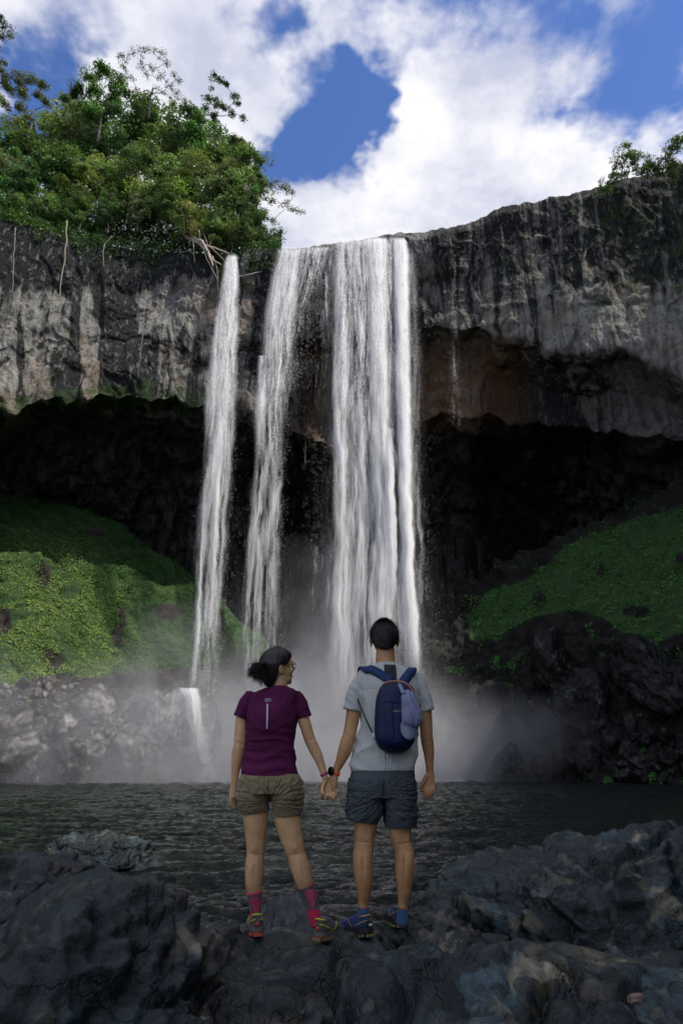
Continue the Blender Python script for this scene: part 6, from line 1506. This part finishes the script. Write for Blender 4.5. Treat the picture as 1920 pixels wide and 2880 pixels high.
def strap(pl, w, nm):
    P, Nn = [], []
    for X, Y in pl: p, n = S_(X, Y, .004); P.append(p); Nn.append(n * .5 + np.array([0, -.5, .3]))
    last = P[-1]
    for (dx, dy, dz, nx, ny, nz) in nm: P.append(last + np.array([dx, dy, dz])); Nn.append(np.array([nx, ny, nz]))
    return np.array(P), np.array(Nn)
M_edge = plain('dark strap webbing', (.012, .02, .03), .6)
for pl, tail in (([(1148, 500), (1110, 472), (1068, 445), (1025, 424), (1000, 424)], [(-.02, .03, .014, 0, -.2, 1), (-.03, .09, .010, 0, .3, 1), (-.035, .15, -.03, -.2, 1, .6), (-.04, .20, -.12, 0, 1, 0), (-.03, .20, -.22, 0, 1, 0)]),
                 ([(1228, 505), (1245, 480), (1262, 458), (1276, 440)], [(.012, .03, .022, 0, -.2, 1), (.016, .09, .014, 0, .3, 1), (.02, .15, -.03, .2, 1, .6), (.025, .20, -.12, 0, 1, 0), (.02, .20, -.22, 0, 1, 0)])):
    P, Nn = strap(pl, .05, tail); st_ = ribbon(P, Nn, .052, .009, M_blue, 'shoulder_strap', bp); ribbon(P - .002 * Nn / np.linalg.norm(Nn, axis=1)[:, None], Nn, .060, .005, M_edge, 'strap_edging', st_)
P = np.array([cw(930, 600, YM - .04), cw(965, 690, YM - .125), cw(1000, 770, YM - .150), cw(1025, 820, YM - .15), cw(1050, 862, YM - .155)]); ribbon(P, np.array([[-.3, -1, 0]] * 5), .010, .002, M_edge, 'lower_strap', bp)
P = np.array([cw(1340, 650, YM - .10), cw(1330, 720, YM - .14), cw(1318, 800, YM - .15), cw(1300, 860, YM - .155)]); ribbon(P, np.array([[.3, -1, 0]] * 4), .010, .002, M_edge, 'lower_strap', bp)
V, F = box((0, 0, 0), (.018, .002, .042)); M_tag = plain('white care label', (.62, .64, .70), .7); mk('care_label', V @ np.array(Matrix.Rotation(R_(-6), 3, 'Y')).T + cw(1041, 856, YM - .165), F, M_tag, bp)
# ================= cap hanging on the bag
cp = empty('cap', (0, 0, 0), category='cap', label='lavender grey cap hung by its strap from the backpack')
M_cap = cloth('lavender grey cotton', (.20, .22, .36), (.26, .28, .43), 350)
yc = YM - .325
B = Body(yc)
B.loft([(556, 1240, 1268, .012, .02), (575, 1228, 1292, .022, .01), (610, 1221, 1312, .033), (660, 1220, 1330, .040), (710, 1222, 1345, .044), (745, 1226, 1354, .042), (775, 1240, 1345, .034), (795, 1262, 1322, .018)], k=5, n=44, p=2.2)
def cap_w(V, N):
    X, Y = inv_c(V); u = np.stack([V[:, 0] * 1.3 + .3 * V[:, 2], V[:, 1], V[:, 2] * .3], 1)
    d = .006 * (1 - 2 * np.abs(noise(u, 15, 5))) + .002 * fbm(V, 25, 3)
    for pl in ([(1238, 570), (1262, 650), (1300, 740), (1300, 790)], [(1275, 560), (1300, 640), (1340, 730)]):
        for a, b in zip(pl[:-1], pl[1:]):
            t = np.clip(((X - a[0]) * (b[0] - a[0]) + (Y - a[1]) * (b[1] - a[1])) / ((b[0] - a[0]) ** 2 + (b[1] - a[1]) ** 2), 0, 1)
            d -= .006 * np.exp(-(np.hypot(X - a[0] - t * (b[0] - a[0]), Y - a[1] - t * (b[1] - a[1])) / 5) ** 2)
    return d
mc_ = finish(B, .0035, 2, cap_w, 'cap_m'); mc_.materials.append(M_cap); obj('crown', mc_, cp)
# brim: curved stiff sheet with thickness
a_ = np.linspace(0, 2 * math.pi, 40, endpoint=False); rows_ = []
for k, (f, dz) in enumerate([(1.0, 0), (1.03, .003), (1.0, .006), (.6, .007), (.02, .008)]):
    X = 1266 + 52 * f * np.cos(a_) + 6 * f * np.sin(a_); Y = 806 + 70 * f * np.sin(a_)
    cur = .035 * ((X - 1266) / 55) ** 2
    rows_.append(np.array([cw(x, y, yc - .012 - dz + c_) for x, y, c_ in zip(X, Y, cur)]))
rows2 = []
for f in (.02, .6):
    X = 1266 + 52 * f * np.cos(a_) + 6 * f * np.sin(a_); Y = 806 + 70 * f * np.sin(a_); cur = .035 * ((X - 1266) / 55) ** 2
    rows2.append(np.array([cw(x, y, yc - .012 + c_) for x, y, c_ in zip(X, Y, cur)]))
V, F, T = cap_rings(np.array(rows2 + rows_)); M_brim = cloth('pale grey blue cotton', (.20, .25, .34), (.26, .30, .40), 350); mk('brim', V, [T, F], M_brim, cp)
ribbon(np.array([cw(1206, 518, yc + .045), cw(1218, 545, yc + .02), cw(1232, 578, yc - .015)]), np.array([[0, -1, .2]] * 3), .022, .003, M_cap, 'back_strap', cp)
